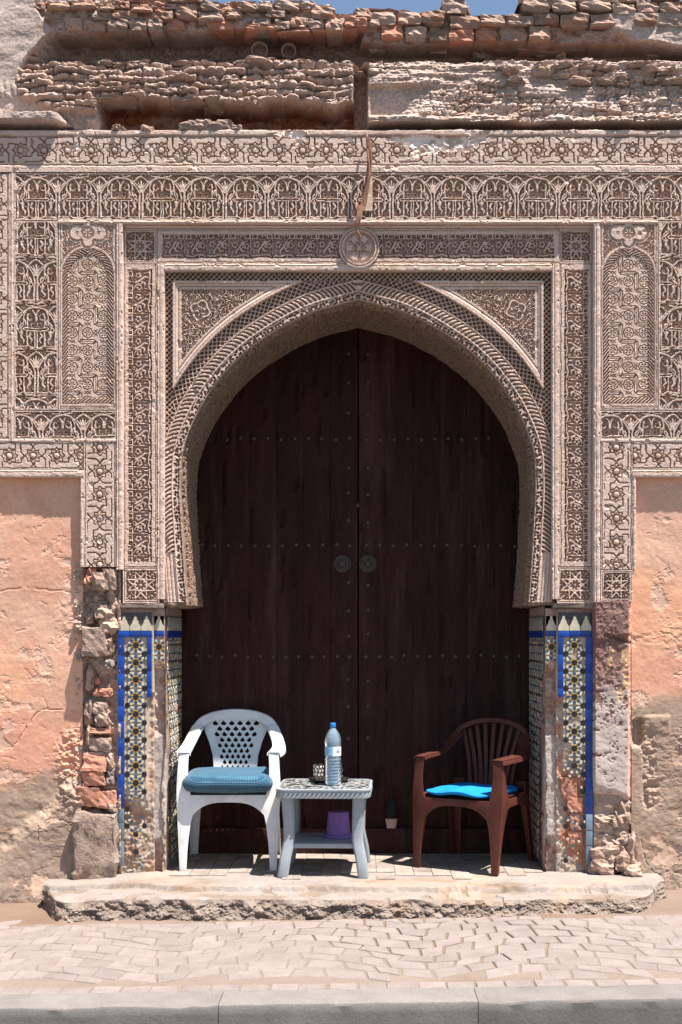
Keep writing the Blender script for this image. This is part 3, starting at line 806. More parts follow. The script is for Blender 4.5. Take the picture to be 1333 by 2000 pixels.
# left: courses of rubble under a mortar coat
row = (yw - 112) / 14.5; fr = row - np.floor(row)
f1, f2, cid = worley(X / 42 + np.floor(row) * .37, np.floor(row) + .5 + 0 * X, 6)
crs = np.power(np.clip(np.sin(math.pi * fr), 0, 1), .6)
strata = fbm(X / 70, yw / 5.5, 4, 47)
Lc = .045 + .0007 * (Y - 112) + .038 * crs * (.5 + .5 * sst(.02, .22, f2 - f1)) * (.5 + n2) + .030 * (cid - .5) + .030 * (strata - .5) + .022 * (fbm(X / 8, Y / 6, 3, 48) - .5)
Hl = np.where(Y < 62 + 10 * (n1 - .5), .07 + .05 * (n2 - .5) + .03 * (n1 - .5), Lc)
cav = sst(50, 60, yw) * sst(117, 110, yw) * sst(96, 130, X + .5 * (Y - 60))
Hl = Hl - cav * (Hl + .13 - .06 * n2)
red = sst(196, 206, yw + 10 * (n2 - .5)) * sst(195, 212, X) * sst(700, 690, X)
Hl = Hl * (1 - red) + red * (-.080 + .03 * (n2 - .5) + .015 * fine - .03 * sst(232, 250, Y))
low = sst(216, 224, yw) * sst(215, 200, X)
Hl = Hl * (1 - low) + low * (.10 + .03 * (n2 - .5))
Cl = mixc(MORT, DUST, sst(.4, .7, n2)); Cl = mixc(Cl, RED, red * (.55 + .45 * sst(.4, .6, fbm(X / 30, Y / 14, 3, 55)))); Cl = mixc(Cl, RECESS_SHADE, cav * .6)  # the cavity's shade is put into the colour as well
brk_ = sst(.56, .66, fbm(X / 26, Y / 9, 3, 41)) * sst(70, 55, Y); Cl = mixc(Cl, (.44, .22, .13), brk_ * .8)
# smooth plaster patch, upper left, and its hanging lip
bx = np.interp(Y, [-20, 15, 40, 58, 75, 120, 150, 190, 215, 260], [90, 78, 96, 116, 92, 58, 44, 46, 118, 160]) + 10 * (n1 - .5)
pl = sst(bx + 4, bx - 4, X)
groove = np.abs(((X * .9 - Y * .35) / 11 + 2.2 * n1) % 1 - .5) * 2
Hp_ = .105 + .03 * (n3 - .5) + .012 * (n1 - .5) + .010 * (n2 - .5) * sst(140, 175, Y) + sst(150, 175, Y) * .006 * groove * sst(.4, .6, n1)
lip = sst(222, 232, Y + 4 * (n2 - .5)) * sst(252, 243, Y)
Hp_ = Hp_ + .100 * lip * sst(150, 118, X) - .10 * sst(246, 252, Y + 5 * (n1 - .5))
Hl = Hl * (1 - pl) + Hp_ * pl; Cl = mixc(Cl, PLAS, pl)
# right: broken brick head, dark recess, thick plaster slab with a ledge
yr = Y + 10 * (n3 - .5) + 7 * (n1 - .5)
Hr = .03 + .03 * (n2 - .5) + 0 * X
rec = sst(74, 82, yr) * sst(118, 110, yr)
Hr = Hr - rec * (.12 + .03 * n2)
slab = sst(108, 116, yr + 8 * (n2 - .5)) * sst(246, 243, Y)
comb = np.abs(((X * .75 + Y * .5) / 10 + 3.5 * fbm(X / 70, Y / 40, 2, 66)) % 1 - .5) * 2
f1b, f2b, cidb = worley(X / 24, Y / 11, 16)
broken = sst(.42, .56, fbm(X / 95, Y / 45, 3, 71) + .25 * sst(1000, 1150, X) * sst(190, 140, Y) - .05)
strr = fbm(X / 80, yr / 6.0, 5, 72)
Hs = .072 + .0005 * (Y - 112) + .03 * (n1 - .5) + .040 * (strr - .5) + .014 * (fbm(X / 8, Y / 6, 3, 73) - .5) + broken * (.026 * (cidb - .5) + .012 * sst(.05, .25, f2b - f1b) - .012)
scr_ = sst(.72, .95, comb) * sst(.48, .6, fbm(X / 60, Y / 30, 3, 74))
Hs = Hs - sst(165, 180, Y) * sst(228, 215, Y) * .012 * scr_ * sst(820, 900, X) + .022 * sst(228, 234, Y) * sst(246, 242, Y)
flat_ = sst(716, 726, X) * sst(850, 780, X + .6 * (Y - 190)) * sst(162, 170, Y) * sst(228, 222, Y)
Hs = Hs * (1 - flat_) + flat_ * (.065 + .006 * (n1 - .5))
Hr = Hr * (1 - slab) + Hs * slab
und = sst(243, 245, Y)
Hr = Hr * (1 - und) + und * (.035 + .02 * (n2 - .5) - .03 * sst(252, 260, Y))
Cr = mixc((.36, .22, .165), MORT, sst(.4, .6, n2)); Cr = mixc(Cr, mixc(DUST, PLAS, sst(.4, .6, n1)), slab); Cr = mixc(Cr, (.34, .19, .13), und); Cr = mixc(Cr, RECESS_SHADE, rec * .5)  # recess shade painted in as a darker tone
plr = sst(1160, 1200, X + 60 * (n1 - .5) - 1.2 * (Y - 30)) * sst(76, 68, yr - .12 * (X - 1200)) * sst(16, 22, Y)
Hr = Hr * (1 - plr) + plr * (.07 + .02 * (n1 - .5)); Cr = mixc(Cr, PLAS, plr)
slit = sst(16, 11, np.abs(X - 704 + 6 * (n1 - .5))) * sst(118, 126, Y)
H = Hl * left + Hr * (1 - left)
H = H * (1 - slit) + slit * (-.03 + .04 * n2)
C = mixc(Cr, Cl, left); C = mixc(C, (.30, .16, .11), slit * .7)  # shadow beside the slab edge put in as a browner strip
H = H + .010 * (fbm(X / 3.6, Y / 3.2, 2, 19) - .5) * (1 - .8 * np.clip(pl * left + plr, 0, 1))
# ragged skyline
top = np.interp(X[0], [-430, 0, 90, 170, 235, 250, 350, 372, 420, 520, 610, 645, 655, 690, 712, 760, 800, 858, 862, 914, 918, 1012, 1018, 1830], [0, -4, -4, -2, -6, -12, -14, -6, 2, -1, 2, 5, 21, 22, 11, 9, 15, 24, 2, 1, 24, 24, -4, -6])
top = top + 7 * (fbm(X[0] / 13, X[0] * 0, 3, 88) - .5)
keep = (Y[:-1, :-1] > np.minimum(top[:-1], top[1:])[None, :])
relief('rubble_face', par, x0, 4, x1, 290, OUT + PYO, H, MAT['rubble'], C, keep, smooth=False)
# solid behind it, its top following the skyline
nx = 240; xs = np.linspace(x0, x1, nx); tp = np.interp(xs, X[0], top) + 3
vs = []; fs = []
for i in range(nx):
    for yy in (.48, .95):
        for pz in (max(tp[i], -8) + 14, 290): vs.append((PX(xs[i]), yy, PZ(pz)))
for i in range(nx - 1):
    a, b = i * 4, i * 4 + 4
    fs += [(a, b, b + 1, a + 1), (a + 2, a + 3, b + 3, b + 2), (a, a + 2, b + 2, b), (a + 1, b + 1, b + 3, a + 3)]
fs += [(0, 1, 3, 2), (nx * 4 - 4, nx * 4 - 2, nx * 4 - 1, nx * 4 - 3)]
link('masonry_core', pyd('masonry_core', vs, fs), par, MAT['core'])
# top surface between face and core
vs = []; fs = []
for i in range(nx):
    t_ = np.interp(xs[i], X[0], top) + 1.5
    vs += [(PX(xs[i]), .10, PZ(t_ + 5, .10)), (PX(xs[i]), .50, PZ(t_ + 12, .10))]
for i in range(nx - 1): fs.append((2 * i, 2 * i + 2, 2 * i + 3, 2 * i + 1))
link('mortar_bed', pyd('mortar_bed', vs, fs), par, MAT['stone'])
rg = random.Random(5)
def course(xa, xb, yc, hh, wmin, wmax, y, d, mats, drop=0.0, jit=3, sag=0.0, lib=BRICKS):
    x = xa
    while x < xb:
        w = rg.uniform(wmin, wmax)
        if rg.random() > drop:
            piece('brick', lib, par, x + w / 2, yc + rg.uniform(-jit, jit) + sag * math.sin((x - xa) / 170.0), w * .97, hh * rg.uniform(.9, 1.12), y + rg.uniform(-.014, .014), d, rg.choice(mats), rg.uniform(-.05, .05), rg.uniform(-.1, .1), rg)
        x += w + rg.uniform(1, 4)
B, RB, ST = MAT['brick'], MAT['redbrick'], MAT['stone']
course(716, 1185, 35, 23, 44, 62, -.075, .2, [B, B, ST], .03, 2, 3)
course(745, 1075, 62, 27, 38, 58, -.062, .2, [B, B, B, RB], .03, 2, 3)
course(720, 1120, 88, 20, 30, 52, .03, .16, [B, ST, B], .15, 3, 3)
course(1018, 1820, 11, 21, 42, 62, -.085, .2, [B, ST, B], 0, 2, 1)
course(1018, 1820, -8, 20, 40, 58, -.07, .2, [B, ST], .1, 2, 1)
course(1240, 1820, 36, 23, 44, 60, -.07, .2, [B, ST], 0, 2, 1)
course(180, 700, 24, 20, 30, 52, -.105, .22, [ST, B, ST, B], .18, 4, 4)
course(95, 690, 44, 21, 28, 56, -.095, .2, [B, ST, ST, B, RB], .14, 4, 3)
course(60, 646, 9, 17, 26, 50, -.10, .22, [ST, B, ST], .12, 3, 2)
course(240, 372, -6, 18, 28, 48, -.10, .22, [ST, B], .1, 3, 0)
course(400, 640, 55, 10, 60, 90, -.10, .18, [RB], .2, 2, 0)
piece('brick', BRICKS, par, 888, 12, 50, 26, -.08, .2, ST, .03, 0, rg)
piece('brick', BRICKS, par, 886, -4, 40, 18, -.07, .2, B, -.06, 0, rg)
for _ in range(26):      # stones showing in the dark recesses
    piece('rubble_stone', STONES, par, rg.uniform(150, 690), rg.uniform(68, 104), rg.uniform(16, 44), rg.uniform(12, 26), rg.uniform(.10, .14), .14, rg.choice([ST, MAT['core']]), rg.uniform(-.3, .3), 0, rg)
for _ in range(14):
    piece('rubble_stone', STONES, par, rg.uniform(720, 1330), rg.uniform(88, 112), rg.uniform(18, 40), rg.uniform(12, 22), rg.uniform(.04, .08), .12, rg.choice([ST, MAT['core'], B]), rg.uniform(-.3, .3), 0, rg)
for yc, off in ((121, .0), (139, .012), (157, .024), (175, .036), (192, .048)):   # stones bedded in the mortar courses
    x = 112 + rg.uniform(0, 30)
    while x < 690:
        w = rg.uniform(22, 60)
        if rg.random() < .42:
            piece('rubble_stone', STONES, par, x + w / 2, yc + rg.uniform(-4, 4), w * 1.2, rg.uniform(8, 12), -.083 - off + rg.uniform(-.015, .02), .12, ST, rg.uniform(-.09, .09), rg.uniform(-.25, .25), rg)
        x += w + rg.uniform(0, 14)
for _ in range(30):      # knobs of the broken plaster slab
    x_, y_ = rg.uniform(960, 1330), rg.uniform(120, 160)
    piece('rubble_stone', STONES, par, x_, y_, rg.uniform(14, 46), rg.uniform(8, 18), -.120 + rg.uniform(-.015, .03), .1, ST, rg.uniform(-.2, .2), 0, rg)
# ends of two round drain pipes in the recess
def tube_mesh(name, pts, rad, n=12, cap=True, closed=False):
    pts = [Vector(p) for p in pts]; N_ = len(pts); vs = []; fs = []
    if not hasattr(rad, '__len__'): rad = [rad] * N_
    up = None
    for i, p in enumerate(pts):
        if closed: t = pts[(i + 1) % N_] - pts[i - 1]
        else: t = pts[min(i + 1, N_ - 1)] - pts[max(i - 1, 0)]
        t.normalize()
        if up is None: up = t.orthogonal().normalized()
        up = (up - t * up.dot(t)).normalized(); bi = t.cross(up)
        for k in range(n):
            a = 2 * math.pi * k / n
            vs.append(p + (up * math.cos(a) + bi * math.sin(a)) * rad[i])
    for i in range(N_ if closed else N_ - 1):
        j = (i + 1) % N_
        for k in range(n):
            k2 = (k + 1) % n
            fs.append((i * n + k, i * n + k2, j * n + k2, j * n + k))
    if cap and not closed: fs += [tuple(range(n))[::-1], tuple((N_ - 1) * n + k for k in range(n))]
    return pyd(name, vs, fs, None, 40)
for px_, py_, r_ in ((508, 103, 17), (565, 104, 15)):
    c = P(px_, py_, PYO)
    prof = [(r_ * M1, .10), (r_ * M1, -.035), (r_ * M1 * .93, -.038), (r_ * M1 * .86, -.034), (r_ * M1 * .84, .02), (r_ * M1 * .4, .024), (.0005, .026)]
    vs = []; fs = []; n = 20
    for r0, yy in prof:
        for k in range(n):
            a = 2 * math.pi * k / n; vs.append((c[0] + r0 * math.cos(a), c[1] + yy, c[2] + r0 * math.sin(a)))
    for i in range(len(prof) - 1):
        for k in range(n): fs.append((i * n + k, i * n + (k + 1) % n, (i + 1) * n + (k + 1) % n, (i + 1) * n + k))
    link('pipe_end', pyd('pipe_end', vs, fs, None, 40), par, ST)
# loose stones lying on the top of the frieze
for k, (px_, py_, w, h, lb) in enumerate(((372, 244, 34, 20, 'rounded pale stone lying alone on the frieze below the red recess'), (398, 243, 36, 22, 'tan stone lying on the frieze in the middle of the loose stones'), (431, 245, 46, 24, 'largest loose stone on the frieze, its shadow falling over the stars'), (464, 249, 20, 12, 'small pink stone on the frieze beside the largest loose stone'), (230, 249, 26, 11, 'flat reddish chip on the frieze under the broken lip of plaster'), (286, 250, 22, 10, 'flat pale chip on the frieze between the cracks'))):
    o = piece('loose_stone', STONES, None, px_, py_, w, h, -.005, .08, ST, rg.uniform(-.1, .1), 0, rg)
    tag(o, lb, 'stone', 'loose stones lying on the frieze')

# ------------------------------------------------------------------ coloured plaster walls either side
SALM, PINK, BEIG, BROWN = (.77, .41, .26), (.68, .35, .24), (.37, .27, .205), (.25, .185, .148)
def wall_side(sgn):
    name = 'plaster_wall'
    if sgn == 0: xa, xb = -620, 162
    else: xa, xb = 1234, 2020
    X, Y = gxy(xa, 922, xb, 1832, 2.4)
    n1 = fbm(X / 130, Y / 110, 4, 3 + sgn); n2 = fbm(X / 26, Y / 22, 4, 13 + sgn); n3 = fbm(X / 9, Y / 8, 3, 23 + sgn); n4 = fbm(X / 300, Y / 200, 3, 33 + sgn)
    H = .012 * (n1 - .5) + .0022 * (n2 - .5) + .0012 * (n3 - .5)
    if sgn == 0:
        z1 = sst(1370, 1400, Y + 90 * (n1 - .5) + 22 * (n2 - .5)); z2 = sst(1490, 1530, Y + 110 * (n1 - .5) + 26 * (n2 - .5)); z3 = sst(1600, 1670, Y + 60 * (n1 - .5) + .55 * (X - 60) + 20 * (n2 - .5))
        # swelling skirt of cement at the foot
        sk = sst(1560, 1600, Y + .9 * (X - 90) + 26 * (n2 - .5))
        H = H + sk * (.03 + .02 * n1) + .04 * sst(1640, 1790, Y)
        rub = sst(104, 136, X + 26 * (n2 - .5)) * sst(1420, 1450, Y + 30 * (n2 - .5)) * sst(1600, 1560, Y)
        cracks = [[(-20, 1160), (40, 1148), (70, 1150), (140, 1156)], [(20, 1470), (48, 1430), (70, 1395), (92, 1385), (150, 1388)], [(70, 1660), (80, 1640), (76, 1600)], [(100, 1598), (120, 1600), (142, 1604)]]
        ruff = sst(90, 130, X + 30 * (n1 - .5)) * sst(1160, 1180, Y) * sst(1260, 1230, Y)
    else:
        z1 = sst(1262, 1300, Y + 60 * (n1 - .5) + .16 * (X - 1240) + 18 * (n2 - .5)); z2 = sst(1315, 1385, Y + 130 * (n1 - .5) + .5 * (X - 1290) + 30 * (n2 - .5)); z3 = sst(1590, 1680, Y + 90 * (n1 - .5) + 30 * (n2 - .5))
        sk = sst(1395, 1402, Y + 10 * (n2 - .5)) * sst(1256, 1262, X) * sst(1312, 1304, X) * sst(1432, 1428, Y - .05 * (X - 1260))
        H = H + sk * .006 * n2 * 2
        strip_ = sst(1248, 1254, X - .05 * (Y - 1420) + 8 * (n2 - .5)) * sst(1284, 1272, X - .05 * (Y - 1420) + 8 * (n2 - .5)) * sst(1410, 1430, Y) * sst(1590, 1570, Y)
        H = H - strip_ * (.022 - .03 * n3) + .03 * sst(1660, 1800, Y)
        hole = sst(20, 12, np.hypot((X - 1246) * 1.5, (Y - 1438) * .6) + 26 * (n2 - .5)); H = H - .035 * hole
        rub = sst(1330, 1345, X + 26 * (n2 - .5) + 10) * sst(1435, 1445, Y) * sst(1475, 1465, Y)
        cracks = [[(1238, 1246), (1262, 1244), (1280, 1236), (1310, 1240), (1340, 1262)], [(1290, 1712), (1310, 1702), (1345, 1712)], [(1252, 1640), (1266, 1690), (1290, 1712)]]
        ruff = sst(.45, .6, n1 + .2 * sst(1210, 1240, Y) * sst(1290, 1250, Y)) * sst(1180, 1200, Y)
    H = H + rub * .02 * (fbm(X / 7, Y / 6, 3, 51) - .4) * 1.8 + ruff * .006 * (fbm(X / 8, Y / 5, 3, 61) - .5)
    lowr = sst(1480, 1560, Y)
    H = H + lowr * (.005 * (n2 - .5) + .0022 * (n3 - .5))
    cv = Cv(820, 920, 1, 0, False)
    for c in cracks: cv.line([(a - xa + rg.uniform(-2.2, 2.2), b - 922 + rg.uniform(-2.2, 2.2)) for a, b in cr([(p[0], p[1]) for p in c], 7)], 3.4, 1, 1.8)
    crk = samp(cv, np.clip(X - xa, 1, 818), np.clip(Y - 922, 1, 918)); H = H - .008 * crk * sst(.3, .5, fbm(X / 16, Y / 16, 2, 99))
    cav = Cv(820, 920, 1, 0, False)
    rr = random.Random(3 + sgn)
    for _ in range(110):
        x_, y_ = rr.uniform(0, 780), rr.uniform(30, 620); L_ = rr.uniform(2, 26); a_ = rr.uniform(-.5, 1.4)
        cav.line([(x_, y_), (x_ + L_ * math.cos(a_), y_ + L_ * math.sin(a_))], rr.uniform(3, 5), rr.uniform(.4, 1), 2.0)
    H = H - .0026 * samp(cav, np.clip(X - xa, 1, 818), np.clip(Y - 922, 1, 918))
    C = mixc(SALM, (.71, .43, .31), sst(.35, .65, n4)); C = mixc(C, (.67, .34, .225), .6 * sst(.5, .64, fbm(X / 70, Y / 120, 4, 81 + sgn)))
    C = mixc(C, PINK, z1 * sst(.25, .6, n2 + .25 * (1 - z2))); C = mixc(C, BEIG, z2); C = mixc(C, BROWN, z3 * (.5 + .5 * sst(.3, .6, n2)))
    C = mixc(C, (.42, .32, .25), .4 * sst(.56, .7, n2) * z2)
    fl = fbm(X / 46, Y / 40, 6, 91 + sgn, .6) + .10 * sst(1120, 1420, Y) - .05
    f_a = sst(.615, .622, fl); f_b = sst(.68, .687, fl)                    # flaked paint: lost top coat, then bare plaster
    C = mixc(C, (.72, .45, .33), f_a * .5 * (1 - z2)); C = mixc(C, (.64, .44, .33), f_b * .7)
    f_c = sst(.60, .61, fbm(X / 60, Y / 34, 6, 101 + sgn, .6)) * z2; C = mixc(C, (.31, .225, .175), f_c * .6)
    H = H - .0014 * f_a - .0018 * f_b - .0016 * f_c
    C = C * (1 + .10 * (fbm(X / 5, Y / 5, 3, 111) - .5))[..., None]
    o = relief(name, None, xa, 922, xb, 1832, SAL, H, MAT['wall'], C, None, .1, False)
    return o
o = wall_side(0); tag(o, 'salmon limewashed wall beside the crumbling brick strip, grey cement at its foot', 'wall', None, 'thing')
o = wall_side(1); tag(o, 'salmon limewashed wall beside the maroon plaster pier, patched with beige cement', 'wall', None, 'thing')

# ------------------------------------------------------------------ crumbling strip between the left wall and the tiles
ZP = .12                                   # top of the doorstep
ru = empty('ruined_pier', (PX(192), .1, ZP), 0, 'crumbling strip of bricks and rubble between salmon wall and blue tiles', 'masonry')
X, Y = gxy(146, 1104, 236, 1716, 2.2)
n2 = fbm(X / 14, Y / 11, 4, 3); n3 = fbm(X / 5, Y / 5, 3, 9); n1 = fbm(X / 40, Y / 34, 3, 19)
H = -.032 + .04 * (n1 - .5) + .04 * (n2 - .5) + .02 * (n3 - .5)
edge_ = sst(226 + 6 * (n2 - .5), 233, X); H = H + edge_ * (.035 - .02 * n2)                    # mortar fin beside the tiles
edl = sst(170, 160, X + 16 * (n2 - .5)); H = H + edl * (.028 + .02 * (n3 - .5))
fin = sst(9, 5, np.abs(X - (222 - .28 * np.abs(Y - 1180)) + 6 * (n1 - .5)) ) * sst(1120, 1135, Y) * sst(1240, 1215, Y); H = np.maximum(H, -.01 * fin + (1 - fin) * -1 + .01)  if False else H + fin * .035
C = mixc((.40, .28, .22), (.50, .38, .31), sst(.4, .6, n2)); C = mixc(C, (.52, .42, .33), edge_ * .7)
relief('mortar_bed', ru, 146, 1104, 236, 1716, SAL, H, MAT['rubble'], C, None, .1, False)
for (px_, py_, w, h, y, m, lib) in ((177, 1126, 22, 30, .008, 'redbrick', STONES), (192, 1134, 26, 34, -.012, 'stone', STONES), (214, 1130, 26, 40, .005, 'stone', BRICKS), (186, 1166, 26, 24, .045, 'stone', STONES), (172, 1168, 14, 14, .02, 'stone', STONES),
        (196, 1196, 34, 34, .005, 'stone', STONES), (207, 1222, 32, 34, .0, 'stone', STONES), (183, 1252, 46, 56, -.035, 'stone', BRICKS), (206, 1262, 22, 34, -.005, 'stone', STONES), (174, 1208, 16, 22, .02, 'stone', STONES),
        (211, 1298, 17, 15, .0, 'paver', STONES), (190, 1330, 12, 14, .03, 'redbrick', STONES), (202, 1352, 32, 15, .012, 'redbrick', BRICKS), (196, 1382, 27, 24, .012, 'stone', BRICKS), (197, 1408, 28, 26, .012, 'stone', STONES), (193, 1429, 38, 12, .008, 'redbrick', BRICKS), (195, 1453, 40, 26, .008, 'stone', BRICKS), (192, 1474, 42, 9, .02, 'stone', BRICKS),
        (183, 1492, 46, 32, -.005, 'redbrick', BRICKS), (182, 1520, 42, 26, -.002, 'redbrick', BRICKS), (213, 1490, 16, 30, .015, 'stone', STONES), (214, 1520, 15, 28, .012, 'paver', STONES), (172, 1556, 42, 36, -.01, 'redbrick', BRICKS), (208, 1562, 34, 34, -.006, 'redbrick', BRICKS),
        (174, 1330, 16, 44, .02, 'stone', STONES), (174, 1392, 18, 48, .015, 'stone', STONES), (174, 1440, 16, 34, .015, 'stone', STONES), (166, 1490, 14, 40, .01, 'stone', STONES), (164, 1545, 14, 36, .01, 'stone', STONES), (219, 1578, 18, 20, -.005, 'stone', STONES)):
    piece('brick' if m == 'redbrick' else 'stone', lib, ru, px_, py_, w, h, y, .1, MAT[m], rg.uniform(-.06, .06), rg.uniform(-.1, .1), rg)
box_w('cement_block', ru, (PX(147, -.04), -.045, PZ(1722, -.04)), (PX(227, -.04), .1, PZ(1588, -.04)), MAT['roughconcrete'], .012, .034, 4, 10)

# ------------------------------------------------------------------ maroon plaster pier on the right
pp = empty('plaster_pier', (PX(1198), .1, ZP), 0, 'maroon plaster pier with peeling whitewash between blue tiles and salmon wall', 'pier')
X, Y = gxy(1159, 1172, 1238, 1716, 2.2)
n1 = fbm(X / 45, Y / 50, 4, 5); n2 = fbm(X / 12, Y / 12, 4, 6); n3 = fbm(X / 4.5, Y / 4.5, 3, 7)
u = X - 1159
H = .0 + .008 * (n1 - .5) + .005 * (n2 - .5) + .002 * (n3 - .5)
crk = sst(5, 2, np.abs(Y - (1246 + .25 * (X - 1200)) + 14 * (n2 - .5))); H = H - .014 * crk * sst(1175, 1190, X)
H = H + .012 * sst(1250, 1240, Y + .2 * (X - 1200)) 
rnd_ = sst(1240, 1226, X + 5 * (n2 - .5)) * sst(1158, 1163, X); H = H - .05 * (1 - rnd_)
foot = sst(1535, 1560, Y + 30 * (n1 - .5) - .3 * (X - 1190)); H = H - foot * (.03 + .05 * n2 - .02)
wm = sst(.44, .50, n2 * .55 + n3 * .45 + .16 * sst(1330, 1480, Y) - .04)
H = H + .003 * wm
C = mixc((.20, .115, .10), (.25, .15, .13), sst(.4, .6, n1)); C = mixc(C, (.50, .42, .38), wm * sst(1300, 1385, Y + 30 * (n1 - .5)))
ocr = sst(.56, .64, fbm(X / 13, Y / 34, 4, 44) + .16 * np.exp(-((X - 1195) / 14.0) ** 2 - ((Y - 1310) / 45.0) ** 2)) * sst(1262, 1275, Y) * sst(1390, 1370, Y); C = mixc(C, (.55, .38, .20), ocr * .9)
C = mixc(C, (.44, .34, .28), foot); C = mixc(C, PINK, sst(1226, 1232, X) * .8)
relief('plaster_face', pp, 1159, 1172, 1238, 1716, .012, H, MAT['wall'], C, None, .15, False)
for (px_, py_, w, h, y) in ((1188, 1556, 54, 40, .03), (1218, 1590, 36, 46, .02), (1182, 1604, 44, 26, .03), (1210, 1640, 46, 30, .03), (1180, 1640, 40, 26, .035), (1200, 1668, 60, 34, .01), (1225, 1690, 44, 34, -.02), (1180, 1694, 48, 32, -.01), (1236, 1660, 22, 50, .01), (1240, 1704, 34, 22, -.06), (1170, 1672, 26, 30, .0)):
    piece('stone', STONES if rg.random() < .7 else BRICKS, pp, px_, py_, w, h, y, .12, MAT['stone'], rg.uniform(-.2, .2), rg.uniform(-.2, .2), rg)

# ------------------------------------------------------------------ tiled piers
CREAM, BLACK, YEL, BLU, TEAL, COB = (.62, .56, .44), (.018, .016, .018), (.62, .36, .09), (.025, .085, .20), (.03, .16, .21), (.006, .055, .33)
def mosaic(name, parent, origin, eu, ev, en, W, Hh, keep, seed, pitch=33.6, colx=None, dim=1.0):
    """zellige: W x Hh in px units; origin top-left, eu/ev unit steps (metres per px), en outward normal"""
    vs, fs, cs = [], [], []
    rg = random.Random(seed)
    O, eu, ev, en = Vector(origin), Vector(eu), Vector(ev), Vector(en)
    def poly(pts, c, lift=.0022):
        cu = sum(p[0] for p in pts) / len(pts); cv_ = sum(p[1] for p in pts) / len(pts)
        pts = [(min(max(p[0], .2), W - .2), min(max(p[1], .2), Hh - .2)) for p in pts]
        if abs(sum(pts[i][0] * pts[(i + 1) % len(pts)][1] - pts[(i + 1) % len(pts)][0] * pts[i][1] for i in range(len(pts)))) < 1.2: return
        if not keep(cu, cv_, rg): return
        l = lift * rg.uniform(.7, 1.2); tl = (rg.uniform(-1, 1) * .0004, rg.uniform(-1, 1) * .0004)
        b = len(vs); n = len(pts); f = rg.uniform(.75, 1.12)
        for hgt, sc in ((0, 1.0), (l, .93)):
            for p in pts:
                a, d = cu + (p[0] - cu) * sc, cv_ + (p[1] - cv_) * sc
                vs.append(O + eu * a + ev * d + en * (hgt + (tl[0] * (p[0] - cu) / 4 + tl[1] * (p[1] - cv_) / 4 if hgt else 0)))
                cs.append(tuple(x * f for x in c))
        fs.append(tuple(range(b + n, b + 2 * n)))
        for k in range(n): fs.append((b + k, b + (k + 1) % n, b + n + (k + 1) % n, b + n + k))
    def ngon(x, y, r, n, a0, c): poly([(x + r * math.cos(a0 + 2 * math.pi * k / n), y + r * math.sin(a0 + 2 * math.pi * k / n)) for k in range(n)], c)
    def kite(x, y, a, r0, r1, hw, c):
        ca, sa = math.cos(a), math.sin(a); rm = (r0 + r1) / 2
        poly([(x + r0 * ca, y + r0 * sa), (x + rm * ca - hw * sa, y + rm * sa + hw * ca), (x + r1 * ca, y + r1 * sa), (x + rm * ca + hw * sa, y + rm * sa - hw * ca)], c)
    cols = colx
    j = 0; y = 15.0
    while y < Hh + 20:
        for x in cols:
            ngon(x, y, 5.8, 8, math.pi / 8, BLACK)
            for k in range(8):
                a = k * math.pi / 4
                kite(x, y, a + math.pi / 8, 5.4, 10.0, 2.2, YEL)
                kite(x, y, a, 8.6, 15.2, 3.2, BLU if (k + j) % 3 else TEAL)
                kite(x, y, a + math.pi / 8, 9.6, 17.0, 2.9, CREAM)
        for i in range(len(cols) + 1):
            x = (cols[0] - 17.2) if i == 0 else (cols[i - 1] + 17.2)
            yy = y + pitch / 2
            ngon(x, yy, 5.6, 8, math.pi / 8, BLACK)
            for k in range(8): kite(x, yy, k * math.pi / 4 + math.pi / 8, 5.6, 12.4, 2.9, CREAM)
        y += pitch; j += 1
    me = pyd(name, vs, fs, np.array(cs) * dim)
    o = link(name, me, parent, MAT['tile']); o['kind'] = 'stuff'
    return o
def merlon(name, parent, px, w, y, right=0):
    """stepped cream merlon tile on the dark ground"""
    pts = [(-.5, 0), (-.5, .28), (-.40, .40), (-.30, .50), (-.27, .62), (-.13, .78), (-.12, .92), (0, 1.0), (.12, .92), (.13, .78), (.27, .62), (.30, .50), (.40, .40), (.5, .28), (.5, 0)]
    if right: pts = [(p[0], p[1]) for p in pts if (p[0] <= 0 if right < 0 else p[0] >= 0)]
    vs = []; s = (DIST + y) / FPX
    for yy in (y, y - .004):
        for a, b in pts: vs.append((PX(px + a * w * .96, y), yy, PZ(1231.5 - b * 29, y)))
    n = len(pts); fs = [tuple(range(n)), tuple(range(n, 2 * n))[::-1]] + [(k, (k + 1) % n, n + (k + 1) % n, n + k) for k in range(n)]
    return link(name, pyd(name, vs, fs, (.58, .52, .40)), parent, MAT['tile'])
def btile(parent, a, b, c, d, y, colr, t=.006, axis=None):
    """one glazed border tile between px a..c, py b..d on plane y"""
    o = box_w('border_tile', parent, P(a + .3, d - .5, y - t), P(c - .3, b + .5, y + .004), MAT['tile'], .0015)
    n = len(o.data.vertices); at = o.data.attributes['Col']
    f = rg.uniform(.62, 1.2); cc = np.ones((n, 4), np.float32); cc[:, :3] = np.array(colr) * f
    at.data.foreach_set('color', cc.ravel())
    return o
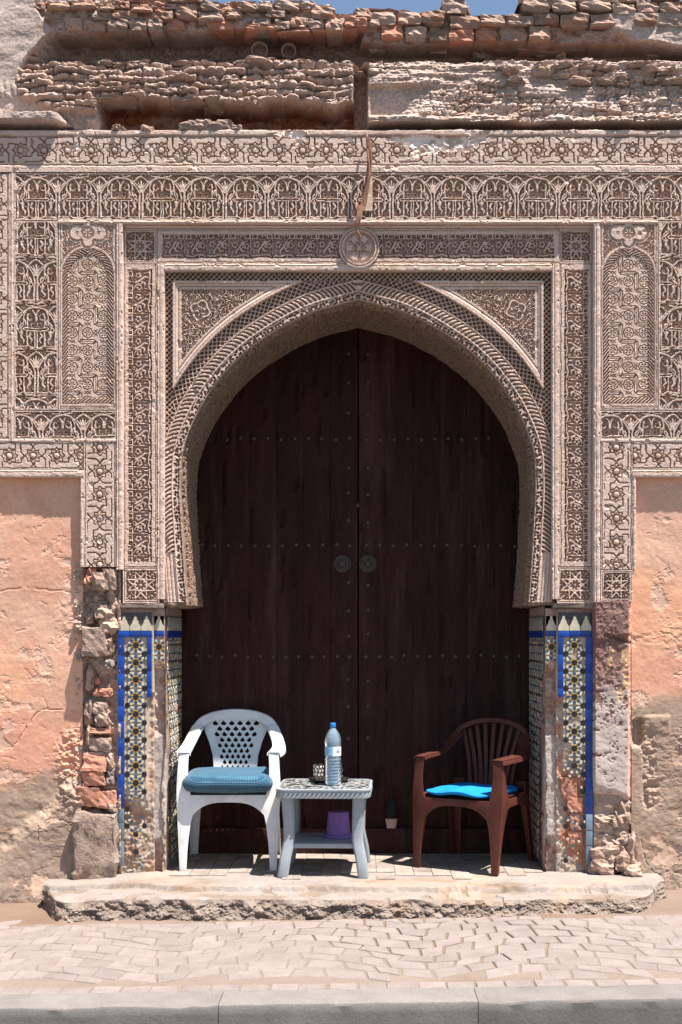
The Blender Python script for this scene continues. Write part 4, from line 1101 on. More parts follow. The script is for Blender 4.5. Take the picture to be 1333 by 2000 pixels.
def tiled_pier(sgn):
    m = (lambda x: x) if sgn == 0 else (lambda x: 1388 - x)
    lab = ('blue bordered mosaic pier beside the white chair, its lower tiles worn away', 'blue bordered mosaic pier beside the brown chair, brick showing below the tiles')[sgn]
    t = empty('tiled_pier', (PX(m(276)), .15, ZP), 0, lab, 'pier')
    yb = 1709
    def rc(a, b): return (a, b) if sgn == 0 else (m(b), m(a))
    # body: front face carved where the tiles have gone
    a, b = rc(230, 300)
    X, Y = gxy(a, 1188, b, yb, 2.0)
    n1 = fbm(X / 30, Y / 40, 4, 70 + sgn); n2 = fbm(X / 9, Y / 8, 4, 71 + sgn); n3 = fbm(X / 4, Y / 4, 3, 72 + sgn)
    lim = 1560 if sgn == 0 else 1490
    gone = sst(lim - 20, lim + 50, Y + 70 * (n1 - .5) + 30 * (n2 - .5))
    inner = sst(286, 292, m(X)) * sst(1352, 1362, Y)
    gone = np.maximum(gone, inner * .8)
    H = -.003 - gone * (.014 + .018 * n2 + .008 * n3)
    C = mixc((.42, .35, .29), (.46, .36, .29), sst(.4, .6, n2)); redm = sst(.46, .58, fbm(X / 26, Y / 34, 3, 90 + sgn)) * gone; C = mixc(C, (.46, .20, .125), redm * (.9 if sgn else .5))
    C = mixc(C, (.30, .20, .16), sst(1215, 1200, Y))  # shade under the column block painted as a darker top
    relief('pier_face', t, a, 1188, b, yb, PIER, H, MAT['rubble'], C, None, .12, True)
    # narrow set-back strip beside it
    a, b = rc(299, 322.5)
    X, Y = gxy(a, 1188, b, yb, 2.0)
    n2 = fbm(X / 9, Y / 14, 4, 75 + sgn); n3 = fbm(X / 4, Y / 5, 3, 76 + sgn)
    g2 = sst(1295, 1312, Y + 16 * (n2 - .5)); sm = sst(1425, 1440, Y + 14 * (n2 - .5)) * sst(1660, 1630, Y + 40 * (n2 - .5))
    H = -.002 - g2 * (.012 + .03 * n2 + .012 * n3) * (1 - .75 * sm)
    C = mixc((.46, .36, .31), (.42, .27, .21), sst(.45, .6, n2)); C = mixc(C, (.45, .40, .37), sm * .8)
    relief('pier_corner', t, a, 1188, b, yb, STRIP - .028, H, MAT['rubble'], C, None, .12, True)
    # inner jamb: a wall running back to the door
    sg = 1 if sgn == 0 else -1
    xj = PX(322.0, 0) if sgn == 0 else PX(m(322.0), 0)
    ny, nd = 250, 40
    zz = np.linspace(PZ(1184, .05), ZP - .02, ny); dd = np.linspace(STRIP - .03, DOOR + .05, nd)
    ZZ, DD = np.meshgrid(zz, dd, indexing='ij')
    nn = fbm(DD * 30, ZZ * 26, 4, 79 + sgn); hh = -.004 - .03 * nn * sst(.95, .75, ZZ + .25 * nn) * sst(.5, .2, DD)
    co = np.stack([xj + sg * hh, DD, ZZ], -1).reshape(-1, 3)
    C = mixc((.40, .31, .26), (.33, .22, .17), nn)
    link('jamb_face', mesh_np('jamb_face', co, grid_quads(ny, nd), C.reshape(-1, 3), True), t, MAT['rubble'])
    # border tiles
    yy = 1232
    a, b = rc(230.5, 243.5)
    first = True; y_ = 1245.0; seglen = 33
    while y_ < (1604 if sgn == 0 else 1700):
        e = min(y_ + seglen * rg.uniform(.85, 1.15), 1700)
        cc = COB if y_ < (1545 if sgn == 0 else 1560) else (.16, .22, .30)
        btile(t, a, y_, b, e, PIER, cc); y_ = e
    if sgn == 0:
        for y_, e, cc in ((1606, 1640, (.20, .24, .29)), (1642, 1692, (.22, .25, .29))): btile(t, a, y_, b, e, PIER, cc)
    a, b = rc(287.5, 297.5); y_ = 1245.0
    while y_ < 1345:
        e = min(y_ + 33, 1362); btile(t, a, y_, b, e, PIER, COB); y_ = e
    a, b = rc(230.5, 298); n = 3
    for k in range(n): btile(t, a + (b - a) * k / n, 1232, a + (b - a) * (k + 1) / n, 1244.6, PIER, COB)
    a, b = rc(299.5, 322); btile(t, a, 1232, b, 1243, STRIP - .026, COB); btile(t, *( (299.5, 1243.3, 306, 1248) if sgn == 0 else (m(306), 1243.3, m(299.5), 1248)), STRIP - .026, COB)
    s = (DIST + PIER) / FPX
    # merlon tiles on a dark ground
    a, b = rc(232, 298); btile(t, a, 1196, b, 1231.5, PIER + .004, (.07, .055, .05), .004)
    a, b = rc(300, 322); btile(t, a, 1202, b, 1231.5, STRIP - .022, (.10, .085, .07), .004)
    for k in range(3): merlon('merlon_tile', t, m(243 + 22 * k), 21.5, PIER - .0005)
    merlon('merlon_tile', t, m(311), 20, STRIP - .0265)
    # mosaic on the front
    a, b = rc(244, 287.5)
    def keep_front(u, v, rgx):
        yy = 1245 + v
        return rgx.random() > (0.0 if yy < lim - 60 else min(1, (yy - lim + 30) / (150 if sgn == 0 else 110)) * .80) and fbm(np.array([u / 26 + sgn * 9]), np.array([v / 30]), 3, 17)[0] < (.8 if yy < 1400 else .66 if yy < 1500 else .58 if yy < 1640 else .5)
    mosaic('zellige_mosaic', t, P(a, 1245.5, PIER - .001), (s, 0, 0), (0, 0, -s), (0, -1, 0), 43.5, 452, keep_front, 5 + sgn, 33.6, [21.7])
    a, b = rc(299.8, 322); s2 = (DIST + STRIP) / FPX
    mosaic('zellige_mosaic', t, P(a, 1248.5, STRIP - .028), (s2, 0, 0), (0, 0, -s2), (0, -1, 0), 22, 56, lambda u, v, r_: v < 50 + 6 * math.sin(u), 9 + sgn, 33.6, [11])
    # mosaic, border and merlons on the jamb
    zt = PZ(1245.5, .05)
    def keep_j(u, v, rgx): return rgx.random() < (.95 if v < 90 else .8 if v < 420 else .55) and not (u < 60 and v > 60 + u * 3 and fbm(np.array([u / 20.]), np.array([v / 40.]), 3, 27)[0] > .30)
    o = mosaic('zellige_mosaic', t, (xj + sg * .001, STRIP - .02, zt), (0, M1, 0), (0, 0, -M1), (sg, 0, 0), 205, 455, keep_j, 15 + sgn, 33.6, [17.2 + 34.4 * k for k in range(6)])
    for k in range(6):
        d0, d1 = STRIP - .02 + .094 * k, STRIP - .02 + .094 * (k + 1) - .001
        o = box_w('border_tile', t, (min(xj, xj + sg * .005), d0, PZ(1245, .05)), (max(xj, xj + sg * .005), d1, PZ(1232, .05)), MAT['tile'], .001)
        cc = np.ones((len(o.data.vertices), 4), np.float32); cc[:, :3] = np.array(COB) * .8; o.data.attributes['Col'].data.foreach_set('color', cc.ravel())
    o = box_w('merlon_ground', t, (min(xj, xj + sg * .003), STRIP - .02, PZ(1231.5, .05)), (max(xj, xj + sg * .003), DOOR - .01, PZ(1203, .05)), MAT['tile'], .001)
    cc = np.ones((len(o.data.vertices), 4), np.float32); cc[:, :3] = (.08, .07, .065); o.data.attributes['Col'].data.foreach_set('color', cc.ravel())
    mp = [(-.5, 0), (-.5, .28), (-.30, .50), (-.13, .78), (0, 1.0), (.13, .78), (.30, .50), (.5, .28), (.5, 0)]
    w = 19.5 * M1; mme = None
    for k in range(10):
        if mme is None:
            vs = []
            for xx in (0, sg * .0035):
                for a_, b_ in mp: vs.append((xx, a_ * w * .94, b_ * 27 * M1))
            n = len(mp); mme = pyd('merlon_tile', vs, [tuple(range(n)), tuple(range(n, 2 * n))[::-1]] + [(q, (q + 1) % n, n + (q + 1) % n, n + q) for q in range(n)], (.50, .45, .36)); mme.materials.append(MAT['tile'])
        link('merlon_tile', mme, t, None, True, (xj + sg * .003, STRIP - .02 + w * (k + .5), PZ(1231.4, .05)))
    if sgn == 1:      # bricks laid bare low on this pier
        for (px_, py_, w_, h_, y_) in ((1112, 1540, 30, 40, .058), (1124, 1572, 30, 28, .056), (1128, 1604, 26, 34, .058), (1124, 1636, 28, 26, .062)):
            piece('brick', BRICKS, t, px_, py_, w_, h_, y_, .06, MAT['redbrick'], rg.uniform(-.1, .1), 0, rg)
    return t
tiled_pier(0); tiled_pier(1)
# ground course under the piers so nothing shows through behind them
# ------------------------------------------------------------------ double door
dd_ = empty('double_door', (0, DOOR, ZP), 0, 'dark studded wooden double door with two iron ring knockers inside the arch', 'door', None, 'thing')
zb, zt_ = ZP + .012, PZ(628, DOOR)
xe = PX(330, DOOR)
stud_me = None
def half_dome(name, r, d, n=10):
    vs = []; fs = []
    prof = [(1, 0), (.92, .35), (.7, .7), (.38, .93)]
    for a, b in prof:
        for k in range(n): vs.append((r * a * math.cos(2 * math.pi * k / n), -d * b, r * a * math.sin(2 * math.pi * k / n)))
    vs.append((0, -d, 0))
    for i in range(3):
        for k in range(n): fs.append((i * n + k, i * n + (k + 1) % n, (i + 1) * n + (k + 1) % n, (i + 1) * n + k))
    for k in range(n): fs.append((3 * n + k, 3 * n + (k + 1) % n, 4 * n))
    return pyd(name, vs, fs, None, 60)
stud_me = half_dome('stud', .0125, .010); stud_me.materials.append(MAT['iron'])
for sgn in (-1, 1):
    a, b = (xe, -.0035) if sgn < 0 else (.0035, -xe)
    leaf = box_w('door_leaf', dd_, (a, DOOR + .03, zb), (b, DOOR + .06, zt_), MAT['door'], .004)
    n = 7; w = (b - a) / n
    for k in range(n):
        x_a = a + w * k + .0007; x_b = a + w * (k + 1) - .0007
        yo = rg.uniform(-.003, .003)
        # plank: long board with ragged lower end and slight cupping
        nz, nxp = 90, 7
        zz = np.linspace(zb + rg.uniform(0, .012), zt_, nz); xx = np.linspace(x_a, x_b, nxp)
        XX, ZZ = np.meshgrid(xx, zz)
        cup = (np.abs((XX - (x_a + x_b) / 2) / (w / 2))) ** 6 * .0025
        gr = (fbm(XX * 90 + k * 7, ZZ * 5, 4, 33 + k + (sgn + 1) * 9) - .5) * .004
        split = .012 * sst(.70, .76, fbm(XX * 60 + k * 3.3, ZZ * 3.5, 3, 61 + k + sgn))
        YY = DOOR + yo + cup + gr + split
        co = np.stack([XX, YY, ZZ], -1).reshape(-1, 3)
        q = grid_quads(nz, nxp)[:, ::-1]
        idx = np.arange(nz * nxp).reshape(nz, nxp); ring = np.concatenate([idx[0], idx[1:, -1], idx[-1, -2::-1], idx[-2:0:-1, 0]])
        bk = co[ring].copy(); bk[:, 1] = DOOR + .03; kk = np.arange(len(ring)); k2 = np.roll(kk, -1)
        q = np.concatenate([q, np.stack([ring, ring[k2], nz * nxp + k2, nz * nxp + kk], -1)]); co = np.concatenate([co, bk])
        link('plank', mesh_np('plank', co, q, None, False), leaf, MAT['door'])
    ss_ = (DIST + DOOR) / FPX
    for py_, x_in, x_out, st in ((857, 718, 965, 26.5), (1065, 716, 1030, 26.5), (1281, 716, 1030, 25)):
        x = x_in
        while x < x_out:
            px_ = x if sgn > 0 else 2 * VX - x
            link('stud', stud_me, leaf, None, True, (PX(px_, DOOR) + rg.uniform(-.003, .003), DOOR + .001, PZ(py_ + rg.uniform(-2, 2), DOOR)))
            x += st
    for py_ in (692, 746, 806, 914, 965, 1018, 1140, 1190, 1240, 1330, 1380, 1440):
        px_ = VX + sgn * 19
        link('stud', stud_me, leaf, None, True, (PX(px_, DOOR), DOOR + .001, PZ(py_ + rg.uniform(-3, 3), DOOR)))
    # ring knocker: boss plate, staple and ring
    c = Vector((PX(VX + sgn * 25 - 6, DOOR), DOOR - .004, PZ(1101, DOOR)))
    vs = []; fs = []; n = 28
    for r0, yy in ((.050, 0), (.050, -.006), (.043, -.010), (.038, -.007), (.022, -.009), (.016, -.016), (.0005, -.018)):
        for k in range(n):
            rr_ = r0 * (1 + (.05 if k % 2 and r0 > .04 else 0)); vs.append(c + Vector((rr_ * math.cos(2 * math.pi * k / n), yy, rr_ * math.sin(2 * math.pi * k / n))))
    for i in range(6):
        for k in range(n): fs.append((i * n + k, i * n + (k + 1) % n, (i + 1) * n + (k + 1) % n, (i + 1) * n + k))
    link('knocker_plate', pyd('knocker_plate', vs, fs, None, 40), leaf, MAT['iron'])
    pts = [c + Vector((.032 * math.sin(2 * math.pi * k / 26), -.018 - .006 * (1 - math.cos(2 * math.pi * k / 26)), -.012 + .032 * math.cos(2 * math.pi * k / 26))) for k in range(26)]
    link('knocker_ring', tube_mesh('knocker_ring', pts, .0055, 8, False, True), leaf, MAT['iron'])
    c2 = c + Vector((0, -.014, .018)); link('knocker_staple', tube_mesh('knocker_staple', [c2 + Vector((0, .012, .006)), c2 + Vector((0, -.01, .006)), c2 + Vector((0, -.013, -.002)), c2 + Vector((0, -.008, -.008))], .004, 8), leaf, MAT['iron'])
c = Vector((PX(699, DOOR), DOOR - .004, PZ(987, DOOR)))
link('lock_plate', half_dome('lock_plate', .014, .01, 14), dd_, MAT['iron'], True, c)
box_w('door_backing', dd_, (xe - .05, DOOR + .062, zb - .01), (-xe + .05, DOOR + .10, zt_ + .05), MAT['door'], .002)  # unseen board added to block sky light at the gap between leaves
box_w('threshold', dd_, (xe, DOOR - .045, ZP - .01), (-xe, DOOR - .006, ZP + .15), MAT['door'], .006, .004, 3, 5)

# ------------------------------------------------------------------ road, pavement, kerb
SLOPE = .015
def gz(x): return SLOPE * x
YK0, YK1 = -1.80, -2.00                     # kerb: pavement side, road side
vs = [(-260, -260, -.135 - .0), (260, -260, -.135), (260, 160, -.135), (-260, 160, -.135)]
o = link('road', pyd('road', vs, [(0, 1, 2, 3)]), None, MAT['road'])
tag(o, 'dusty grey asphalt road in front of the kerb', 'road', None, 'structure')
xs = np.linspace(-5.2, 5.2, 430); ys = np.linspace(YK0, .2, 84)
XX, YY = np.meshgrid(xs, ys)
joint = sst(.42, .60, fbm(XX * .9 + 3, YY * 1.3, 3, 5) + .22 * np.exp(-((XX - .45) / .75) ** 2) - .05)   # where the joints are washed out
ZZ = gz(XX) - .0022 - .0045 * joint + .003 * (fbm(XX * 9, YY * 9, 3, 7) - .5)
bank = sst(-.64, -.52, YY + .12 * (fbm(XX * 3, YY * 3, 3, 9) - .5)); ZZ = ZZ + bank * .008
C = mixc((1.02, 1.04, 1.06), (.86, .76, .67), np.clip(joint * .7 + bank * .6, 0, 1))
pav = link('pavement', mesh_np('pavement', np.stack([XX, YY, ZZ], -1).reshape(-1, 3), grid_quads(84, 430)[:, ::-1], C.reshape(-1, 3), True), None, MAT['sand'])
tag(pav, 'dusty pavement of small stones laid in fans between doorstep and kerb', 'pavement', None, 'structure')
stones = []
rp = random.Random(21)
def yrow(j, x): 
    ph = (x + .28) / 1.12
    return YK0 + .235 + j * .122 - .21 * (1 - abs(math.cos(math.pi * ph)) ** 1.3) + .012 * math.sin(3.1 * x + j)
def stone_geo(c4, lift):
    """chamfered quad stone from four corners (x,y)"""
    cx = sum(p[0] for p in c4) / 4; cy = sum(p[1] for p in c4) / 4
    vs = []
    for ins, dz in ((1.0, -.03), (1.0, lift - .0035), (.93, lift)):
        for p in c4:
            x, y = cx + (p[0] - cx) * ins, cy + (p[1] - cy) * ins
            vs.append((x, y, gz(x) + dz))
    fs = [(8, 9, 10, 11)]
    for r in (0, 4):
        for k in range(4): fs.append((r + k, r + (k + 1) % 4, r + 4 + (k + 1) % 4, r + 4 + k))
    return vs, fs, cx, cy
aw = .132
def hj(a, b, c): return float(_hash(np.array([float(a)]), np.array([float(b)]), c)[0]) - .5
for j in range(-2, 14):
    for i in range(-40, 41):
        c4 = []
        for (di, dj) in ((0, 0), (1, 0), (1, 1), (0, 1)):
            x = (i + di + .5 * (j % 2)) * aw + .050 * hj(i + di + 300, j, 3) + .034 * hj(i + di + 300, j, 13 + dj)
            c4.append((x, yrow(j + dj, x) + .014 * math.sin(x * 9 + (j + dj) * 2.1) + .010 * math.sin(x * 23 + (j + dj) * 4.3)))
        cx = sum(p[0] for p in c4) / 4; cy = sum(p[1] for p in c4) / 4
        g_ = .0035 + .0025 * max(0, math.exp(-((cx - .45) / .8) ** 2))
        c4 = [(p[0] + (g_ if p[0] < cx else -g_), p[1] + (g_ if k < 2 else -g_)) for k, p in enumerate(c4)]
        if cy < YK0 + .15 or max(p[1] for p in c4) > -.36 or min(p[1] for p in c4) < YK0 + .100: continue
        stones.append(stone_geo(c4, .0012 + rp.uniform(-.0010, .0010)))
for j in range(1):
    for i in range(-44, 45):
        x = i * .118 + rp.uniform(-.006, .006)
        c4 = [(x, YK0 + .006), (x + .109, YK0 + .006), (x + .109, YK0 + .098 + rp.uniform(-.01, .006)), (x, YK0 + .098 + rp.uniform(-.01, .006))]
        stones.append(stone_geo(c4, .001 + rp.uniform(-.002, .002)))
stones.sort(key=lambda s: abs(s[2] + .09) / (s[3] + DIST) * 3.0 - .0 * s[3])
nvis = 0; rest_v, rest_f = [], []
for vs, fs, cx, cy in stones:
    if nvis < 300 :
        link('paving_stone', pyd('paving_stone', vs, fs), pav, MAT['paver']); nvis += 1
    else:
        b = len(rest_v); rest_v += vs; rest_f += [tuple(b + k for k in f) for f in fs]
o = link('paving_stones', pyd('paving_stones', rest_v, rest_f), pav, MAT['paver']); o['kind'] = 'stuff'
kb = empty('kerb', (0, (YK0 + YK1) / 2, -.1), 0, 'grey concrete kerb between pavement and road', 'kerb', None, 'structure')
cuts = [-5.6, -4.2, -2.75, -1.64, -.53, .455, 1.52, 2.4, 3.9, 5.4]
for k in range(len(cuts) - 1):
    a, b = cuts[k] + .0014, cuts[k + 1] - .0014
    n = 24; prof = [(YK0, -.12), (YK0, .0), (YK0 - .004, .004), (YK1 + .012, .006), (YK1 + .004, .003), (YK1, -.005), (YK1 - .002, -.16)]
    prof = [prof[0], prof[1], prof[2]] + [(YK0 - .004 + (YK1 + .012 - YK0 + .004) * t, .004 + .002 * t) for t in (.25, .5, .75)] + prof[3:6] + [(YK1 - .002 * t, -.005 - .155 * t) for t in (.2, .4, .6, .8, 1)]
    vs = []
    for i in range(n):
        x = a + (b - a) * i / (n - 1)
        for (y_, z_) in prof: vs.append((x, y_, z_ + gz(x)))
    vs = np.array(vs); e = (fbm3(vs * 22, 3, 5) - .5); big = sst(.60, .72, fbm3(vs * 7 + 3, 3, 9)); vs[:, 1] += e * .006; vs[:, 2] += e * .004 - big * .008
    m_ = len(prof); fs = []
    for i in range(n - 1):
        for q in range(m_ - 1): fs.append((i * m_ + q, i * m_ + q + 1, (i + 1) * m_ + q + 1, (i + 1) * m_ + q))
    fs += [tuple(range(m_)), tuple((n - 1) * m_ + q for q in range(m_))[::-1]]
    link('kerb_stone', pyd('kerb_stone', vs, fs, None, 28), kb, MAT['kerb'])

# ------------------------------------------------------------------ doorstep
xl, xr = PX(50, -.5), PX(1332, -.5)
nx = 900; xs = np.linspace(xl, xr, nx)
corner = .34 * (sst(.26, 0.0, xs - xl) ** 2.2 + sst(.30, 0.0, xr - xs) ** 2.2)
yf = -.495 + corner + .035 * (fbm(xs * 5, xs * 0, 3, 4) - .5) + .016 * (fbm(xs * 22, xs * 0, 3, 6) - .5) - .02 * sst(-1.2, 0, xs) * sst(1.3, .2, xs)
nt_, nf = 110, 26
rows = []; colr = []
ye = -.345 + .06 * (fbm(xs * 3.2 + 4, xs * 0, 3, 14) - .5) + .02 * (fbm(xs * 16, xs * 0, 2, 15) - .5) + .10 * sst(-.8, -1.3, xs) + .06 * sst(1.2, 1.5, xs)
for k in range(nt_):
    t = k / (nt_ - 1); y_ = .74 + (yf - .74) * t
    inn = sst(ye - .006, ye + .008, y_)
    pat = fbm(xs * 7, y_ * 7, 4, 24)
    z = ZP - .026 + .024 * inn + .010 * (pat - .5) * (1 - .75 * inn) + .004 * (fbm(xs * 30, y_ * 30, 2, 25) - .5) - .006 * sst(.02, 0, y_ - yf) - .02 * sst(xl + .55, xl + .1, xs)
    chip_ = sst(.60, .68, fbm(xs * 9 + 5, y_ * 6, 3, 26)) * sst(-.15, -.25, y_); z = z - .010 * chip_
    rows.append(np.stack([xs, y_, z], -1))
    c = mixc((1.10, 1.10, 1.12), (.82, .72, .62), np.clip(sst(.54, .70, fbm(xs * 5, y_ * 6, 4, 27)) * sst(.0, -.25, y_) * .8 + .5 * chip_, 0, 1))
    colr.append(c)
ztop = rows[-1][:, 2]
for k in range(1, nf):
    t = k / (nf - 1); zg = gz(xs) - .03
    z = ztop + (zg - ztop) * t
    l1 = fbm(xs * 15, z * 26, 5, 34, .66); f1, f2, cid = worley(xs * 13 + 1.5 * l1, z * 19 + k * 0, 35)
    bul = min(1, t * 5) * (1 - .6 * max(0, t - .8) / .2)
    y_ = yf - (l1 - .45) * .080 * bul - .018 * sst(.55, .1, f1) * (cid - .2) * bul - .045 * t
    rows.append(np.stack([xs + (l1 - .5) * .01, y_, z + (fbm(xs * 30, z * 30 + 7, 2, 37) - .5) * .008 * bul], -1))
    colr.append(mixc((.72, .66, .62), (.98, .92, .87), sst(.38, .62, l1)) if t < .9 else mixc((.9, .8, .7), (.8, .7, .6), l1))
G = np.stack(rows, 0); C = np.stack(colr, 0)
ga, gb = G[:, :1].copy(), G[:, -1:].copy(); ga[..., 2] = -.07; gb[..., 2] = -.05; ga[..., 0] -= .01; gb[..., 0] += .01
G = np.concatenate([ga, G, gb], 1); C = np.concatenate([C[:, :1], C, C[:, -1:]], 1); nx += 2
o = link('doorstep', mesh_np('doorstep', G.reshape(-1, 3), grid_quads(G.shape[0], nx), C.reshape(-1, 3), False), None, MAT['concrete'])
tag(o, 'broad worn concrete doorstep with a broken rough front edge', 'doorstep')

step_o = o
tv, tf = [], []
for lv, ins in ((-.012, 0), (.0022, 0), (.0032, .0025)):
    h_ = .0485 - ins; tv += [(-h_, -h_, lv), (h_, -h_, lv), (h_, h_, lv), (-h_, h_, lv)]
tf = [(8, 9, 10, 11)] + [(r + k, r + (k + 1) % 4, r + 4 + (k + 1) % 4, r + 4 + k) for r in (0, 4) for k in range(4)]
tile_me = pyd('floor_tile', tv, tf); tile_me.materials.append(rough_mat('worn_floor_tile', (.30, .25, .215), (.24, .195, .165), 9, .8, .3, 90, .003, .2, 60, rnd=.16, attr=False))
rt = random.Random(4)
for j in range(8):
    for i in range(20):
        x_, y_ = -.952 + .1 * i, -.10 + .1 * j
        if j < 2 and rt.random() < (.75 if j == 0 else .3): continue
        t_ = link('floor_tile', tile_me, step_o, None, True, (x_, y_, ZP + .0005 + rt.uniform(-.001, .001))); t_.rotation_euler = (rt.uniform(-.006, .006), rt.uniform(-.006, .006), rt.uniform(-.01, .01))
# ------------------------------------------------------------------ plastic furniture helpers
def sheet(A, B, t, flip=1):
    A = [Vector(a) for a in A]; B = [Vector(b) for b in B]; n = len(A); vs = []; fs = []
    for i in range(n):
        tn = A[min(i + 1, n - 1)] - A[max(i - 1, 0)] + B[min(i + 1, n - 1)] - B[max(i - 1, 0)]
        N_ = tn.cross(B[i] - A[i]).normalized() * t * flip
        vs += [A[i], B[i], B[i] + N_, A[i] + N_]
    for i in range(n - 1):
        a, b = i * 4, i * 4 + 4
        for k in range(4): fs.append((a + k, a + (k + 1) % 4, b + (k + 1) % 4, b + k))
    fs += [(0, 1, 2, 3), ((n - 1) * 4 + 3, (n - 1) * 4 + 2, (n - 1) * 4 + 1, (n - 1) * 4)]
    return vs, fs
def join(parts):
    V, F = [], []
    for v, f in parts:
        b = len(V); V += list(v); F += [tuple(b + k for k in q) for q in f]
    return V, F
def part(name, parent, parts, mat, bevel=.0022, smooth=42):
    v, f = join(parts)
    return link(name, pyd(name, v, f, None, smooth, bevel), parent, mat, False)
def smx(pts, m): return [(p[0] * m, p[1], p[2]) for p in pts]
def make_chair(name, loc, rz, label, style, mat, scale=1.0):
    t = empty(name, loc, rz, label, 'chair'); t.scale = (scale, scale, scale)
    zs = [0, .08, .16, .24, .29, .33, .37, .42, .50, .57, .635]
    yo = [-.262, -.258, -.254, -.250, -.247, -.245, -.243, -.24, -.232, -.224, -.216]
    xo = [.262, .266, .270, .274, .276, .278, .280, .282, .280, .276, .272]
    xi = [.226, .222, .216, .206, .196, .184, .186, .206, .218, .220, .216]
    back_d = [.036, .042, .05, .064, .078, .095, .105, .105, .07, .05, .04]
    for m in (-1, 1):
        O = [(m * a, y, z) for a, y, z in zip(xo, yo, zs)]; I = [(m * a, y - .004, z) for a, y, z in zip(xi, yo, zs)]
        Bk = [(m * (a - .004), y + d, z) for a, y, z, d in zip(xo, yo, zs, back_d)]
        I2 = [(m * (a + .002), y + .03 * min(1, d / .06), z) for a, y, z, d in zip(xi, yo, zs, back_d)]
        part('leg', t, [sheet(cr(O, 3), cr(I, 3), .006, -m), sheet(cr(O, 3), cr(Bk, 3), .006, m), sheet(cr(I[:7], 3), cr(I2[:7], 3), .005, -m)], mat)
        # rear leg
        zr = [0, .12, .24, .34, .42, .48]; yr_ = [.285, .268, .250, .236, .226, .222]; xr1 = [.262, .258, .254, .252, .252, .250]; xr2 = [.222, .214, .204, .194, .176, .17]
        A = [(m * a, y, z) for a, y, z in zip(xr1, yr_, zr)]; Bq = [(m * b, y + .006, z) for b, y, z in zip(xr2, yr_, zr)]
        Cq = [(m * (a + .003), y - .045 - .05 * z, z) for a, y, z in zip(xr1, yr_, zr)]
        part('leg', t, [sheet(cr(A, 3), cr(Bq, 3), .006, m), sheet(cr(A, 3), cr(Cq, 3), .006, -m)], mat)
        ao = [(.274, -.222, .637), (.286, -.15, .640), (.292, -.02, .642), (.290, .08, .650), (.280, .15, .672), (.262, .20, .715), (.243, .23, .755)]
        ai = [(.214, -.222, .637), (.222, -.15, .642), (.228, -.02, .646), (.230, .07, .655), (.222, .14, .680), (.204, .19, .722), (.188, .225, .752)]
        A = cr(smx(ao, m), 5); Bq = cr(smx(ai, m), 5)
        lip = [(p[0] + m * .004, p[1], p[2] - .024) for p in A]; lip2 = [(p[0] - m * .002, p[1], p[2] - .016) for p in Bq]
        part('armrest', t, [sheet(A, Bq, .007, m), sheet(A, lip, .006, -m), sheet(Bq, lip2, .006, m)], mat)
    # back hoop
    oh = [(-.243, .228, .752), (-.214, .246, .790), (-.165, .260, .818), (-.09, .270, .838), (0, .274, .845), (.09, .270, .838), (.165, .260, .818), (.214, .246, .790), (.243, .228, .752)]
    ih = [(-.190, .226, .742), (-.172, .244, .758), (-.135, .258, .776), (-.075, .267, .789), (0, .270, .794), (.075, .267, .789), (.135, .258, .776), (.172, .244, .758), (.190, .226, .742)]
    A = cr(oh, 6); Bq = cr(ih, 6)
    if style == 'slats': Bq = [(a[0] * .93 + b[0] * .07 * 0 + 0, a[1] - .002, a[2] - .026) for a, b in zip(A, Bq)]
    rim = [(p[0] * 1.01, p[1] + .022, p[2] + .004) for p in A]
    hoop = part('back_hoop', t, [sheet(A, Bq, .007, 1), sheet(A, rim, .006, -1)], mat)
    # splat
    zk = [.40, .50, .58, .66, .72, .80]; wk = [.112, .100, .106, .128, .152, .165]
    def sw(z): return float(np.interp(z, zk, wk))
    def sy(z, x): return .205 + .066 * (z - .40) / .40 - .25 * x * x + .012
    if style == 'lattice':
        V, F = [], []
        rowsn = 11; z0, z1 = .432, .782; ph = (z1 - z0) / rowsn
        th = .006
        def vtx(x, z, back): return (x, sy(z, x) + (th if back else 0), z)
        def cell(xa, xb, za, zb_, hole):
            b = len(V)
            if not hole:
                for bk in (0, 1):
                    for (u, v_) in ((-1, za), (1, za), (1, zb_), (-1, zb_)): 
                        w_ = sw(v_); V.append(vtx((xa if u < 0 else xb) * w_, v_, bk))
                F.extend([(b, b + 1, b + 2, b + 3), (b + 4, b + 7, b + 6, b + 5)]); return
            n = 16; per = []; hol = []
            cxh = (xa + xb) / 2; czh = (za + zb_) / 2 - .06 * (zb_ - za)
            for k in range(n):
                a = 2 * math.pi * k / n - math.pi * .75
                ca, sa = math.cos(a), math.sin(a); mxx = max(abs(ca), abs(sa))
                pu, pv = (xa + xb) / 2 + (xb - xa) / 2 * ca / mxx, (za + zb_) / 2 + (zb_ - za) / 2 * sa / mxx
                per.append((pu, pv))
                rt = .72 if sa < .35 else .72 * (1 + .38 * ((sa - .35) / .65) ** 2.5)
                wd = 1.0 if sa < .2 else (1 - .55 * ((sa - .2) / .8) ** .8)
                hol.append((cxh + (xb - xa) / 2 * rt * ca * wd * .96, czh + (zb_ - za) / 2 * rt * sa))
            for bk in (0, 1):
                for pu, pv in per: V.append(vtx(pu * sw(pv), pv, bk))
                for pu, pv in hol: V.append(vtx(pu * sw(pv), pv, bk))
            for k in range(n):
                k2 = (k + 1) % n
                F.append((b + k, b + k2, b + n + k2, b + n + k)); F.append((b + 2 * n + k, b + 3 * n + k, b + 3 * n + k2, b + 2 * n + k2))
                F.append((b + n + k, b + n + k2, b + 3 * n + k2, b + 3 * n + k))
